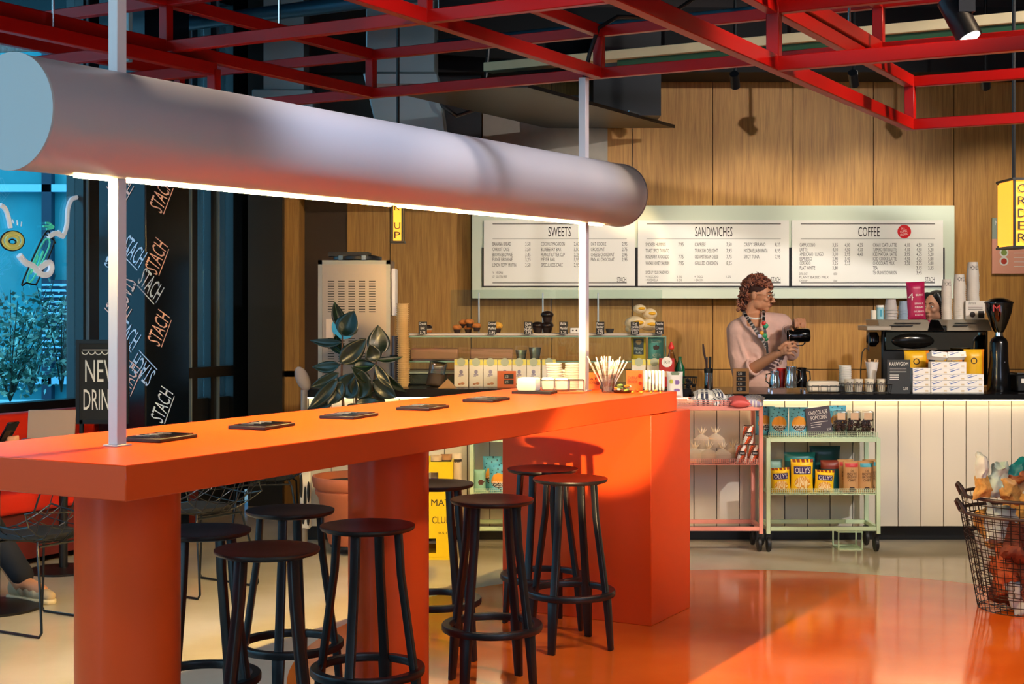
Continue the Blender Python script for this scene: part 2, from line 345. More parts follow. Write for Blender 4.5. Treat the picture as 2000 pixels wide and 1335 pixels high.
# ================= pillar wrapped in shop name stickers =================
pil = thing('pillar', 'black glossy square pillar covered in tilted STACH lettering', 'pillar', at(282, 595, 9.6).to_2d().to_3d(), AZ)
pw = .42
MB().box((0, 0, 2.1), (pw, pw, 4.2)).build('shaft', mat('pillar_gloss', '0b1420', .22, .2), pil, bevel=.008)
sticks = [(285, 408, -38), (262, 490, -38), (305, 500, -128+180+10), (295, 556, -38), (244, 570, -120), (250, 650, -38), (310, 640, 62), (278, 722, 142), (250, 735, 60), (316, 790, 62), (236, 362, -38), (225, 500, 60), (232, 600, -38), (228, 690, 60), (314, 380, 62)]
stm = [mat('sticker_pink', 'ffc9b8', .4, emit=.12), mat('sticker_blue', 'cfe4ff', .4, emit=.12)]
bb = MB()
for i, (px, py, rr) in enumerate(sticks):
    # front face spans 245..~283, side (right) face 283..325
    cx, cy = pil.location.x, pil.location.y
    for face in (0, 1):
        # face 0 normal -U ; face 1 normal +V
        k = (px-1000)/F
        if face == 0: O = Vector((cx, cy, 0))-U*(pw/2+.004); D = V
        else: O = Vector((cx, cy, 0))+V*(pw/2+.004); D = U
        s_ = (k*O.y-O.x)/(D.x-k*D.y)
        if abs(s_) <= pw/2-.02:
            q = O+D*s_; z = H0-(py-HY)/F*q.y; lx = -(cx-q.x)*0
            N = -U if face == 0 else V
            M = Matrix(((D.x, 0, N.x, q.x), (D.y, 0, N.y, q.y), (0, 1, 0, z), (0, 0, 0, 1))) @ Matrix.Rotation(R(rr), 4, 'Z')
            kx = 1.35
            t_ = MB(); t_.text('STACH', M, .13, .2*(1.1 if face else 1), m=i % 2); t_.add([(-.1, -.085, 0), (.1, -.085, 0), (.1, -.078, 0), (-.1, -.078, 0)], [(0, 1, 2, 3)], i % 2, M)
            o = t_.build('lettering', stm, pil, smooth=False); o.matrix_parent_inverse = (Matrix.Translation(pil.location) @ Matrix.Rotation(AZ, 4, 'Z')).inverted()
            break

# ================= bench =================
def in_bar(o, M=BTM): o.matrix_world = M; return o
be = thing('bench', 'long red upholstered bench under the left window', 'bench'); be.matrix_world = FMX
tb0, tb1 = -5.2, ft(238)
MB().box((.26, (tb0+tb1)/2, .655), (.13, tb1-tb0, .47)).build('backrest', redp, be, bevel=.03, seg=3)
MB().box((.52, (tb0+tb1)/2, .4), (.5, tb1-tb0, .13)).build('seat', redp, be, bevel=.03, seg=3)
MB().box((.5, (tb0+tb1)/2, .2), (.42, tb1-tb0, .3)).build('base', mat('bench_base', '5e1009', .6), be)

# ================= bar table =================
TT, TU, TL, TW = 1.132, 1.033, 3.87, .84
bar = thing('bar_table', 'long orange bar table with round columns and block end', 'table')
bar.matrix_world = BTM
MB().box((-TW/2, TL/2, (TT+TU)/2), (TW, TL, TT-TU)).build('table_top', orange, bar, bevel=.003)
for t in (.44, 1.89): MB().lathe([(.162, 0), (.162, TU)], c=(-TW/2, t, 0), n=64).build('column', orange, bar, ang=60)
MB().box((-TW/2, 3.55+.25, TU/2-.002), (TW-.004, .5, TU-.004)).build('end_block', orange, bar, bevel=.003)
# light tube and its posts
lt = thing('tube_lamp', 'long silver tube lamp hung over the orange bar table on square posts', 'lamp'); lt.matrix_world = BTM
vc = -.42; zc0, zc1 = 2.122, 2.155; RT = .166; t0, t1 = -.02, 4.07
def tz(t): return zc0+(zc1-zc0)*(t-t0)/(t1-t0)
MB().cyl((vc, t0+.004, tz(t0)), (vc, t1-.004, tz(t1)), RT, n=96).build('tube', silver, lt, ang=50)
MB().cyl((vc, t0-.004, tz(t0)), (vc, t0+.004, tz(t0)), RT+.003, n=96).build('end_cap', mat('end_cap_paint', 'b4bcc0', .5), lt)
MB().cyl((vc, t1-.004, tz(t1)), (vc, t1+.006, tz(t1)), RT+.003, n=96).build('end_cap', mat('end_cap_dark', '77727a', .5), lt)
for a, b in ((.22, .36), (.43, 1.9), (1.96, 3.6), (3.68, 3.86)):
    MB().bar((vc, a, tz(a)-RT-.002), (vc, b, tz(b)-RT-.002), .011, .008).build('led_strip', ledm, lt)
for t in (.395, 3.653):
    MB().box((vc, t, (TT+tz(t)-RT)/2+.005), (.04, .04, tz(t)-RT-TT)).build('post', postm, lt, bevel=.002)
    MB().box((vc, t, TT+.003), (.062, .062, .004)).build('foot_plate', postm, lt)
    zt = 2.725 if t > 1 else 3.2
    MB().box((vc, t, (zt+tz(t)+RT)/2-.01), (.04, .04, zt-tz(t)-RT+.02)).build('post', postm, lt, bevel=.002)
MB().tube([(vc, 3.66, 2.73), (vc+.02, 3.68, 2.85), (vc+.06, 3.7, 2.98), (vc+.12, 3.8, 3.05), (vc+.3, 4, 3.06), (vc+.5, 4.3, 3.3)], .011, 8).build('cable', black, lt)

# menu tablets lying on the table: px/py of their centres
tabm = mat('tablet_glass', '15161a', .12, coat=.4)
def tablet(px, py, lab, k=1):
    Y = (H0-TT-.008)*F/(py-HY); p = at(px, py, Y)
    t = thing('menu_holder', lab, 'menu holder', (p.x, p.y, TT+.0005), AZ+R(8), 'black menu holders lying on the bar table')
    MB().box((0, 0, .006), (.15, .21, .012)).build('plate', black, t, bevel=.002)
    MB().box((0, .005, .0135), (.13, .18, .003)).build('cover', tabm, t)
    m = MB()
    for i in range(4): m.box((-.03+.01*(i % 2), -.05+.035*i, .0155), (.05, .008, .0006))
    m.build('print', mat('pale_grey_print', '8f8f93', .4), t); return t
tablet(312, 853, 'black menu holder beside the near lamp post on the orange table')
tablet(512, 830, 'second black menu holder from the near lamp post on the orange table')
tablet(682, 810.5, 'middle one of the five black menu holders on the orange table')
tablet(826, 794.5, 'fourth black menu holder from the near lamp post on the table')
tablet(950, 779, 'black menu holder nearest the white caddies on the orange table')

# ================= stools =================
stb = mat('stool_black', '101216', .38, bump=.02, bscale=400)
st0 = thing('bar_stool', 'x', 'stool')
sd = MB(); sd.lathe([(.001, .752), (.15, .752), (.168, .758), (.1725, .766), (.172, .772), (.163, .773), (.1, .768), (.001, .766)], n=56); sd.build('seat', stb, st0, ang=50)
for k in range(4):
    a = pi/4+k*pi/2; d = Vector((cos(a), sin(a), 0)); e = Vector((-sin(a), cos(a), 0)); m = MB()
    secs = [(.118, .754, .017, .012), (.128, .6, .016, .012), (.178, .25, .017, .012), (.183, .24, .024, .013), (.203, 0, .017, .01)]
    vs = []
    for (r_, z, hw, hd) in secs:
        for i, j in ((-1, -1), (1, -1), (1, 1), (-1, 1)): vs.append(d*(r_+j*hd)+e*(i*hw)+Vector((0, 0, z)))
    fs = [(0, 1, 2, 3), tuple(range(19, 15, -1))]
    for q in range(4):
        for i in range(4): fs.append((q*4+i, q*4+(i+1) % 4, q*4+4+(i+1) % 4, q*4+4+i))
    m.add(vs, fs).build('leg', stb, st0, bevel=.004, seg=2)
m = MB(); rr = [(.176, .235), (.205, .235), (.208, .24), (.208, .257), (.205, .262), (.176, .262), (.174, .257), (.174, .24), (.176, .235)]
m.lathe(rr, n=56, cap=False); m.build('foot_ring', stb, st0)
SG = 'black round bar stools around the orange table'
stools = [(-.803, 4.70, 8, 'black bar stool at the front, nearest the big near column'),
 (-.524, 5.20, 30, 'black bar stool standing in front of the middle column'),
 (-.082, 5.90, 12, 'black bar stool just right of the middle column, nearer the camera'),
 (.269, 6.61, 18, 'right-hand bar stool standing before the orange end block'),
 (-1.10, 5.09, 25, 'bar stool half hidden behind the near column, bluish seat'),
 (-.865, 5.59, 40, 'rear bar stool between the two columns, behind two others'),
 (-.344, 6.42, 15, 'bar stool partly hidden behind the middle column beside yellow crates'),
 (.15, 7.0, 20, 'bar stool standing closest against the orange end block')]
for i, (x, y, a, lab) in enumerate(stools):
    if i == 0: st0.location = (x, y, 0); st0.rotation_euler = (0, 0, R(a)); st0['label'] = lab; st0['group'] = SG
    else: copy_tree(st0, (x, y, 0), R(a), lab, SG)

# ================= red steel ceiling grid =================
def chan(mb, p, q, hgt=.05, wd=.04): mb.bar(p, q, wd, hgt)
def node(px, py, Kz): Y = F*Kz/(HY-py); return Vector(((px-1000)/F*Y, Y, 0))
def grid(name, lab, us, vs, org, z, Hh, ur, vr, struts, hang):
    g = thing(name, lab, 'ceiling grid', (org.x, org.y, z))
    for zz in (0, Hh):
        for v in vs:
            a, b = ur.get(v, ur['*']); 
            m = MB(); p = U*a+V*v; q = U*b+V*v; chan(m, p+Vector((0, 0, zz+.03)), q+Vector((0, 0, zz+.03)), .06, .045); m.build('beam', red, g, bevel=.003)
        for u in us:
            a, b = vr
            m = MB(); p = U*u+V*a; q = U*u+V*b; chan(m, p+Vector((0, 0, zz+.028)), q+Vector((0, 0, zz+.028)), .054, .041); m.build('beam', red, g, bevel=.003)
    for u, v in struts:
        p = U*u+V*v; m = MB(); m.box((0, 0, Hh/2+.03), (.05, .045, Hh-.0), M=Matrix.Translation(p) @ Matrix.Rotation(AZ, 4, 'Z')); m.build('strut', red, g, bevel=.003)
    for u, v in hang:
        p = U*u+V*v; MB().cyl(p+Vector((0, 0, Hh+.05)), p+Vector((0, 0, 4.2-z)), .006, n=8).build('hanger_rod', chrome, g)
    return g
A1 = node(725, 192, 1.16)
grid('ceiling_grid', 'upper red steel grid frame hanging above the silver tube lamp', [0, -1.65, -3.3], [-1.42, 0, 1.42, 2.86, 4.3], A1, 2.73, .215, {'*': (-3.3, 0)}, (-1.42, 4.3),
     [(u, v) for u in (0, -1.65) for v in (0, 1.42, 2.86)]+[(-1.65, -1.42), (0, -1.42)], [(-.82, 0), (-.4, 0.7), (-1.0, 2.86)])
C2 = node(1512, 140, .878)
grid('ceiling_grid', 'lower red steel grid frame at the upper right over the counter floor', [0, 2.08, -2.1], [0, 1.45, 2.9], C2, 2.448, .215, {'*': (-2.1, 2.08)}, (0, 2.9),
     [(0, 0), (2.08, 0), (0, 1.45), (2.08, 1.45)], [(1, 0), (1, 1.45)])
H2 = Vector(((418-1000)/F*6.84, 6.84, 0))
grid('ceiling_grid', 'lower red steel grid frame at the upper left beside the windows', [0, -2.08], [0, -1.45, -2.9], H2, 2.448, .215, {'*': (-2.6, 0)}, (-2.9, 0), [(0, 0), (0, -1.45)], [(-1, 0), (-1, -1.45)])
# ================= ceiling clutter =================
def vbeam(name, lab, cat, px, py0, py1, Y, L, m, th=.1, back=1.2):
    p = at(px, py0, Y); z1 = p.z; z0 = at(px, py1, Y).z
    o = MB().box((0, 0, 0), (L+back, th, z1-z0)).build(name, m, bevel=.003); o.location = (p.x, p.y, (z0+z1)/2); o.location += V*((L-back)/2)
    o.rotation_euler = (0, 0, AZ); return tag(o, lab, cat)
vbeam('wood_beam', 'pale wooden beam running across under the dark ceiling', 'beam', 1210, 100, 118, 9.4, 5.2, mat('pale_timber', 'd9c69a', .6, var=.12, vscale=3), .12, 1.0)
vbeam('green_fascia', 'dark green ceiling fascia board just under the pale wooden beam', 'beam', 1210, 119, 148, 9.42, 5.2, mat('dark_green', '1d4a2c', .6), .08, 0)
q = at(1318, 250, 11.2); hood = thing('extractor_hood', 'black flat extractor hood plate high above the menu board left end', 'hood', q)
a = [(0, 0, 0), (-1.0, 0, 0), (-1.0-.4886*2.4, -.8725*2.4, 0), (-.4886*2.4, -.8725*2.4, 0)]
MB().hexa([(x, y, z) for x, y, z in a]+[(x, y, z+.025) for x, y, z in a]).build('plate', black, hood, smooth=False)
MB().box((-.42, -.35, .35), (.5, .5, .66)).build('housing', black, hood)
MB().bar((-.3, -.55, .03), (-.42, -.75, .03), .01, .01).build('rail', chrome, hood)
o = MB().box((at(1065, 0, 11.35).x, 11.4, at(0, 262, 11.35).z), (at(1187, 0, 11.35).x-at(943, 0, 11.35).x, .06, .62)).build('wall_panel', mat('grey_panel', '8d8478', .5, var=.12)); tag(o, 'grey panel fixed high on the wall behind the silver tube', 'panel')
du = thing('air_duct', 'grey sheet metal air duct hanging over the back left corner', 'duct', at(800, 205, 10.6)); dm = mat('duct_metal', '8fa0a6', .45, .6, bump=.1, bscale=5)
MB().hexa([(-.18, -.2, -.4), (.3, -.2, -.4), (.3, .2, -.4), (-.18, .2, -.4), (-.32, -.25, .2), (.22, -.25, .2), (.22, .25, .2), (-.32, .25, .2)]).build('duct_body', dm, du, bevel=.01)
MB().box((-.05, 0, .62), (.5, .45, .84)).build('duct_riser', dm, du, bevel=.01)
MB().tube([(.2, -.3, .1), (.26, -.3, -.05), (.36, -.3, -.12), (.48, -.3, -.08), (.56, -.3, .05), (.6, -.3, .5)], .015, 8).build('hose', black, du)
p = at(560, 225, 10.9); o = thing('air_duct', 'second grey sheet metal duct left of the hanging one', 'duct', p)
MB().box((0, 0, 0), (.46, .4, .34)).build('duct_body', dm, o, bevel=.01); MB().box((0, 0, .62), (.3, .3, .9)).build('duct_riser', dm, o)
for i, (px, Y, z, r_) in enumerate([(500, 9.8, 3.55, .05), (300, 8.6, 3.6, .04), (1100, 10.2, 3.5, .05), (200, 7.2, 3.7, .06)]):
    p = at(px, 0, Y); o = MB().cyl((-2.4, 0, 0), (2.4, 0, 0), r_, n=14).build('ceiling_pipe', mat('pipe_blue', '24536b', .4, .3)); o.location = (p.x, Y, z); o.rotation_euler = (0, 0, AZ)
    tag(o, ['slim pipe under the ceiling above the tube lamp middle', 'slim blue pipe near the ceiling above the pillar', 'thin pipe close to the ceiling above the hood', 'thicker pipe at the ceiling over the near windows'][i], 'pipe')
o = thing('ceiling_panel', 'pale perforated panel hung beside the top of the left window', 'panel', at(50, 85, 8.2)); o.rotation_euler = (0, 0, -pi/2-AZ+.9)
MB().box((0, 0, 0), (1.1, .04, .09)).build('face', mat('perforated_pale', '9fc0c8', .5, var=.3, vscale=60), o); MB().box((.6, 0, .06), (.07, .05, .36)).build('bracket', mat('pale_band', '8ccbe0', .6), o)
# track spots
def tspot(px, py, Y, tgt, r_, L, lab, on=True):
    p = at(px, py, Y); o = thing('track_spotlight', lab, 'lamp', p); d = (Vector(tgt)-p).normalized()
    MB().cyl(-d*L*.75, d*L*.25, r_, n=24).build('lamp_body', mat('spot_black', '10141a', .35), o)
    MB().box((0, 0, L*.5), (r_*1.3, r_*1.3, L*.35)).build('driver_box', mat('spot_black', '10141a', .35), o)
    MB().cyl(d*L*.25, d*(L*.25+.003), r_*.82, n=24).build('lens', mat('lit_lens', 'fff6ea', .3, emit=14) if on else black, o)
    MB().cyl((0, 0, L*.2), (0, 0, 4.2-p.z), .012, n=8).build('stem', black, o)
tspot(1884, 55, 6.2, at(2080, 420, 5.9), .055, .2, 'big black track spotlight shining at the upper right')
tspot(1436, 163, 10.3, (1.95, 11.6, 2.0), .034, .12, 'small dark track spotlight before the oak wall, above the sandwiches board')
tspot(1668, 160, 10.3, (3.0, 11.6, 2.0), .034, .12, 'small dark track spotlight before the oak wall, above the coffee board')
tspot(1925, 165, 10.3, (3.9, 11.6, 2.0), .034, .12, 'small dark track spotlight high up above the hanging ORDER sign')

# ================= counter =================
CT, CL = .983, 1.017; YF = 9.5
ctr = thing('counter', 'long service counter faced with cream vertical boards', 'counter')
m = MB(); xa, xb = at(598, 0, YF).x, at(2080, 0, YF).x; m.box(((xa+xb)/2, YF+.38, .52), (xb-xa-.02, .72, .84), 1)
k = 0
px = 598+ (1355.5-598) % 44.3-44.3
while px < 2080:
    a = max(px, 598); b = min(px+44.3, 2080)
    if b-a > 3: m.box(((at(a, 0, YF).x+at(b, 0, YF).x)/2, YF+.01, .54), (at(b, 0, YF).x-at(a, 0, YF).x-.006, .02, .87))
    px += 44.3
m.build('board_front', [cream, darkw], ctr)
MB().box(((xa+xb)/2, YF+.42, .052), (xb-xa, .66, .1)).build('plinth', black, ctr)
xm = at(1342, 0, YF).x; wt = mat('black_worktop', '0e0e10', .22)
MB().box(((xa+xm)/2, YF+.36, CL-.027), (xm-xa+.04, .86, .054)).build('worktop', wt, ctr, bevel=.003)
MB().box(((xm+xb)/2, YF+.36, CT-.019), (xb-xm, .86, .038)).build('worktop', wt, ctr, bevel=.003)
MB().box(((xm+xb)/2, YF-.03, CT-.041), (xb-xm, .02, .008)).box(((xa+xm)/2, YF-.03, CL-.058), (xm-xa, .02, .008)).build('led_strip', mat('counter_led', 'ffe2ae', .5, emit=9), ctr)

# ================= menu board =================
YB = 11.45
board = thing('menu_board', 'wide pale green framed menu board on the oak wall', 'menu board', at(1393, 492, YB))
x0, x1, z0, z1 = at(922, 0, YB).x, at(1865, 0, YB).x, at(0, 583, YB).z, at(0, 401, YB).z; W = x1-x0; Hb = z1-z0
MB().box((0, .082, 0), (W, .164, Hb)).build('frame', sage, board, bevel=.004)
def px2(px, py): p = at(px, py, YB-.02)-board.location; return p.x, p.z
def sheet(pa, pb, title, cols, foot, prices=True, extra=None):
    (a, t), (b, bo) = px2(pa, 430), px2(pb, 558); cx = (a+b)/2; w_, h_ = b-a, t-bo
    _, blk = px2(pa, 483)
    MB().box((cx, -.006, (blk+bo-.008)/2), (w_+.03, .012, blk-bo+.008)).build('black_holder', black, board)
    pn = MB().box((cx, -.014, (t+bo)/2), (w_, .012, h_)).build('menu_sheet', white, board)
    T = MB(); S = (pb-pa)
    def tx(s_, px, py, hpx, wpx, al='L', mi=0):
        x, z = px2(px, py); T.text(s_, FM(x, -.0212, z), hpx/245., wpx/245. if wpx else None, al, mi)
    def ln(xa_, xb_, py, th=1.2, mi=0):
        (u, z), (v_, _) = px2(xa_, py), px2(xb_, py); T.box(((u+v_)/2, -.0208, z), (v_-u, .001, th/245.), mi)
    ln(pa+17, pb-16, 437, 1.4); ln(pa+17, pb-16, 466, .7, 1); ln(pa+17, pb-16, 552 if foot else 550, 1.4)
    tx(title[0], title[1], 452, 19, title[2], 'C')
    for (tx0, rows, pcs) in cols:
        for i, r_ in enumerate(rows):
            y_ = rows_y[i] if not extra else extra[i]
            tx(r_, tx0, y_, 7, min(len(r_)*3.0, 46), 'L')
            for (pxx, pl_) in pcs:
                if i < len(pl_) and pl_[i]: tx(pl_[i], pxx, y_, 7, 10, 'R')
    if foot: [tx(*f) for f in foot]
    tx('STACH', pb-17, 545.5, 9.5, 18, 'R'); ln(pb-34, pb-17, 551.5, .8)
    T.build('lettering', [ink, grey_ink], pn, smooth=False); return pn
rows_y = [476, 486.5, 497, 506.5, 517]
sheet(945, 1240, ('SWEETS', 1093, 44), [
  (962, ['BANANA BREAD', 'CARROT CAKE', 'BROWN BROWNIE', 'FUDGE BROWNIE', 'LEMON POPPY MUFFIN'], [(1036, ['3,50', '3,50', '3,45', '3,25', '3,50'])]),
  (1057, ['COCONUT MACAROON', 'BLUEBERRY BAR', 'PEANUTBUTTER CUP', 'MEYER BAR', 'SPECULOOS CAKE'], [(1131, ['2,60', '3,50', '2,25', '3,95', '2,95'])]),
  (1154, ['OAT COOKIE', 'CROISSANT', 'CHEESE CROISSANT', 'PAIN AU CHOCOLAT'], [(1225, ['2,95', '2,75', '2,95', '2,95'])])],
  [('V   VEGAN', 962, 532, 5, 20, 'L', 1), ('GF   GLUTEN FREE', 962, 540, 5, 28, 'L', 1)])
rows_y = [477, 489, 501, 513.5]
sheet(1246, 1541, ('SANDWICHES', 1394, 73), [
  (1261, ['SMOKED HUMMUS', 'TOAST SPICY TOMATO', 'ROSEMARY AVOCADO', 'WASABI HONEY SALMON'], [(1335, ['7,95', '', '7,75', '7,95'])]),
  (1357, ['CAPRESE', 'TURKISH DELIGHT', 'OLD AMSTERDAM CHEESE', 'GRILLED CHICKEN'], [(1429, ['7,50', '7,95', '7,75', '8,25'])]),
  (1453, ['CRISPY SERRANO', 'MOZZARELLA BURRATA', 'SPICY TUNA'], [(1524, ['8,25', '8,95', '7,95'])])],
  [('SPICE UP YOUR SANDWICH', 1261, 531.5, 6, 46, 'L'), ('+ AVOCADO', 1261, 540, 4.5, 25, 'L', 1), ('+ MOZZARELLA', 1261, 546.5, 4.5, 24, 'L', 1), ('1,50', 1332, 540, 4.5, 9, 'R', 1), ('1,50', 1332, 546.5, 4.5, 9, 'R', 1), ('+ EGG', 1356, 540, 4.5, 16, 'L', 1), ('+ BACON', 1356, 546.5, 4.5, 17, 'L', 1), ('1,25', 1427, 540, 4.5, 9, 'R', 1)])
rows_y = [478, 487, 496, 505, 513.5, 522.5, 532]
cf = sheet(1547, 1842, ('COFFEE', 1697, 42), [
  (1562, ['CAPPUCCINO', 'LATTE', 'AMERICANO / LUNGO', 'ESPRESSO', 'CORTADO', 'FLAT WHITE'], [(1636, ['3,35', '4,10', '3,10', '2,90', '3,25', '3,80']), (1660, ['4,00', '4,50', '3,95', '3,40', '3,55']), (1685, ['4,35', '4,70', '4,40'])]),
  (1705, ['CHAI / OAT LATTE', 'TURMERIC / MATCHA LATTE', 'ICED MATCHA / LATTE', 'ICED COOKIE LATTE', 'CHOCOLATE MILK', 'TEA', 'TEA GRANNYS CINNAMON'], [(1777, ['4,10', '4,10', '3,95', '4,50', '3,50']), (1800, ['4,50', '4,50', '4,75', '4,75', '3,75', '3,15', '3,45']), (1823, ['5,20', '5,20', '5,20', '5,00', '5,00', '3,35'])])],
  [('EXTRA SHOT', 1561, 534.5, 4.5, 16, 'L', 1), ('PLANT BASED MILK', 1561, 541, 4.5, 58, 'L', 1), ('SYRUP', 1561, 548, 4.5, 16, 'L', 1), ('0,50', 1635, 534.5, 4.5, 7, 'R', 1), ('0,60', 1635, 548, 4.5, 7, 'R', 1)])
x, z = px2(1766, 452); b_ = MB(); b_.cyl((x, -.021, z), (x, -.023, z), .054, n=40)
bo_ = b_.build('red_sticker', mat('sticker_red', 'd8141c', .4), cf); t_ = MB()
for i, s_ in enumerate(('ALL', 'COFFEE', 'ORGANIC')): t_.text(s_, FM(x-.01+i*.004, -.0235, z+.026-i*.024, roll=R(12)), .018, (.03, .055, .065)[i])
t_.build('lettering', white, bo_, smooth=False)

# hanging lit signs
def litsign(name, px0, px1, py0, py1, Y, letters, lab, side=0, hang=True, dpt=.12):
    p = at((px0+px1)/2, (py0+py1)/2, Y); o = thing(name, lab, 'sign', p); w_ = (px1-px0)/F*Y; h_ = (py1-py0)/F*Y
    m = MB(); fw_ = .012
    for sx_ in (-1, 1): 
        for sy_ in (0, dpt): m.box((sx_*(w_/2-fw_/2), sy_, 0), (fw_, fw_, h_))
    m.box((0, dpt/2, h_/2), (w_+.01, dpt+.02, fw_)); m.box((0, dpt/2, -h_/2), (w_+.01, dpt+.02, fw_)); m.build('frame', black, o)
    MB().box((0, dpt/2, 0), (w_-fw_, dpt-.006, h_-fw_)).build('lit_box', mat('sign_glow', 'f7ae34', .4, emit=1.1), o)
    t_ = MB(); n = len(letters)
    for i, ch in enumerate(letters):
        z = h_/2-(i+.75)*h_/(n+.5)
        if ch != ' ': t_.text(ch, FM(0, -.002+.004*0-.003, z), h_/(n+.5)*.72, w_*.5)
    t_.build('lettering', ink, o, smooth=False)
    if side: MB().box((-w_/2-.002, dpt/2, 0), (.004, dpt-.03, h_-.03)).build('side_face', mat('sign_glow', 'f7ae34', .4, emit=1.1), o)
    MB().cyl((0, dpt/2, h_/2), (0, dpt/2, 4.2-p.z), .01, n=8).build('rod', black, o)
litsign('order_sign', 1979, 2013, 349, 482, 7.6, 'ORDER', 'hanging yellow lightbox sign reading ORDER at the right edge', side=1, dpt=.25)
litsign('pick_up_sign', 764, 788, 336, 472, 8.6, 'PICK UP', 'narrow yellow lightbox sign with UP showing under the silver tube', dpt=.1)
# posters on the wall at the right
po = thing('poster', 'pink and grey recipe poster on the oak wall under the ORDER sign', 'poster', at(1982, 481, YW-.02)); 
MB().box((0, 0, -.08), (.37, .008, .28)).build('sheet', mat('poster_pink', 'e9a48a', .6), po); MB().box((0, -.001, .145), (.37, .008, .17)).build('upper_sheet', mat('poster_grey', '9aa89a', .6), po)
t_ = MB(); t_.text('MARKT', FM(-.1, -.006, .19), .04, .12)
for i in range(5): t_.box((.06, -.005, -.02-i*.035), (.14, .001, .004))
t_.build('lettering', white, po, smooth=False); t_ = MB()
for i, c_ in enumerate((0, 1, 0)): t_.cyl((-.09, -.005, .02-i*.07), (-.09, -.008, .02-i*.07), .036, n=20, m=0).cyl((-.09, -.008, .02-i*.07), (-.09, -.009, .02-i*.07), .024, n=16, m=1+c_)
t_.build('plate_picture', [white, mat('tomato', 'c23a22', .5), mat('salad', '8aa04a', .5)], po)

# ================= display case and machine on the left part of the counter =================
yc0, yc1 = 9.86, 10.12
dc = thing('display_case', 'low glass display case for pastries on the counter', 'display case', (at(1045, 0, yc0).x, 0, 0)); xl, xr = at(792, 0, yc0).x-dc.location.x, at(1300, 0, yc0).x-dc.location.x
zt = at(0, 656, yc0).z; zm = at(0, 706, yc0).z; gedge = mat('glass_edge_green', '7da08e', .2)
def gshelf(z, d0=yc0, d1=yc1):
    o = MB().box(((xl+xr)/2, (d0+d1)/2, z), (xr-xl, d1-d0, .008)).build('glass_shelf', gl, dc, smooth=False)
    MB().box(((xl+xr)/2, d0-.002, z), (xr-xl, .003, .009)).build('edge', gedge, o)
gshelf(zt-.004); gshelf(zm)
MB().box(((xl+xr)/2, yc0, (zt+CL)/2), (xr-xl, .004, zt-CL-.012)).build('front_pane', gl, dc, smooth=False)
for x in (xl, xr): MB().box((x, (yc0+yc1)/2, (zt+CL)/2), (.006, yc1-yc0, zt-CL-.012)).build('side_pane', gl, dc, smooth=False); 
for x in (xl, xr): MB().box((x, yc0-.002, (zt+CL)/2), (.009, .004, zt-CL)).build('corner_edge', gedge, dc)
MB().box(((xl+xr)/2+.15, yc1-.02, (zt+at(0, 566, yc1).z)/2), (xr-xl-.3, .005, at(0, 566, yc1).z-zt)).build('sneeze_guard', gl, dc, smooth=False)
for x in (xl+.5, xl+.95, xr-.45): MB().cyl((x, yc1-.03, zt), (x, yc1-.03, zt+.3), .006, n=8).build('glass_support', mat('satin_rod', 'c9cfd0', .3, .5), dc)
MB().box(((xl+xr)/2, yc0+.12, zt+.01), (xr-xl-.04, .16, .018)).build('tray', mat('pale_tray', 'cdbfb4', .35), dc, bevel=.003)
TZ = zt+.0195
# frozen yoghurt machine
fm = thing('ice_cream_machine', 'tall stainless steel ice cream machine with vent slots beside the plant', 'machine', (at(692, 0, 9.9).x, 10.12, CL)); mh = at(0, 508, 9.9).z-CL; mw = 141/F*9.9
m = MB()
for sx_ in (-1, 1): m.box((sx_*(mw/2-.014), -.224, mh/2), (.028, .012, mh))
m.box((0, -.224, mh-.014), (mw, .012, .028)).build('edge_frame', mat('satin_steel', '9a9a9e', .35, 1), fm)
m = MB(); m.box((0, 0, mh/2), (mw-.012, .44, mh))
for blk, (n0, zz) in enumerate(((13, mh-.145), (11, mh-.54))):
    for j in range(n0):
        for i in range(5): m.box((-.16+i*.071, -.2195, zz-j*.0175), (.045, .006, .006), 1)
m.build('housing', [steel, black], fm)
MB().cyl((-.07, -.224, mh-.46), (-.07, -.229, mh-.46), .085, n=32).build('sticker', mat('sticker_cyan', '2f9fd0', .4), fm)
MB().box((-.17, -.224, mh-.47), (.05, .004, .13)).build('info_plate', mat('pale_plate', 'cbb9ad', .5), fm)
m = MB(); m.lathe([(.1, 0), (.17, .01), (.17, .03), (.1, .045)], c=(.0, 0, mh), n=32).box((-.05, -.05, mh+.045), (.28, .2, .03)).build('lid', black, fm)
for i in (-.1, .06): MB().box((i, -.16, mh+.02), (.03, .03, .03)).build('clip', chrome, fm)
MB().box((mw/2+.018, -.1, mh-.22), (.03, .2, .33)).build('side_box', paperw, fm, bevel=.006)
o = thing('dispenser', 'dark coffee dispenser standing between the machine and cup stack', 'dispenser', (at(772, 0, 9.9).x, 9.85, CL)); MB().cyl((0, 0, 0), (0, 0, .19), .03, n=20).cyl((0, 0, .21), (0, 0, .34), .022, n=16).build('body', mat('grey_metal', '6a6468', .4, .6), o); MB().cyl((0, 0, .19), (0, 0, .21), .034, n=20).build('collar', black, o)
# stacked paper tubs
G = 'nested paper tubs stacked beside the display case'
tub = MB().lathe([(.031, 0), (.038, .027), (.0445, .0275), (.0445, .0325), (.041, .032), (.03, .002)], n=20, cap=False).build('paper_tub', mat('tub_paper', 'e2bd82', .6)); tag(tub, 'paper tub nested in the tall stack beside the display case', 'tub', G)
xx = at(788, 0, 9.72).x; tub.location = (xx, 9.72, CL)
for i in range(1, 38): copy_tree(tub, (xx-(.006 if i > 22 else 0), 9.72, CL+i*.0143))
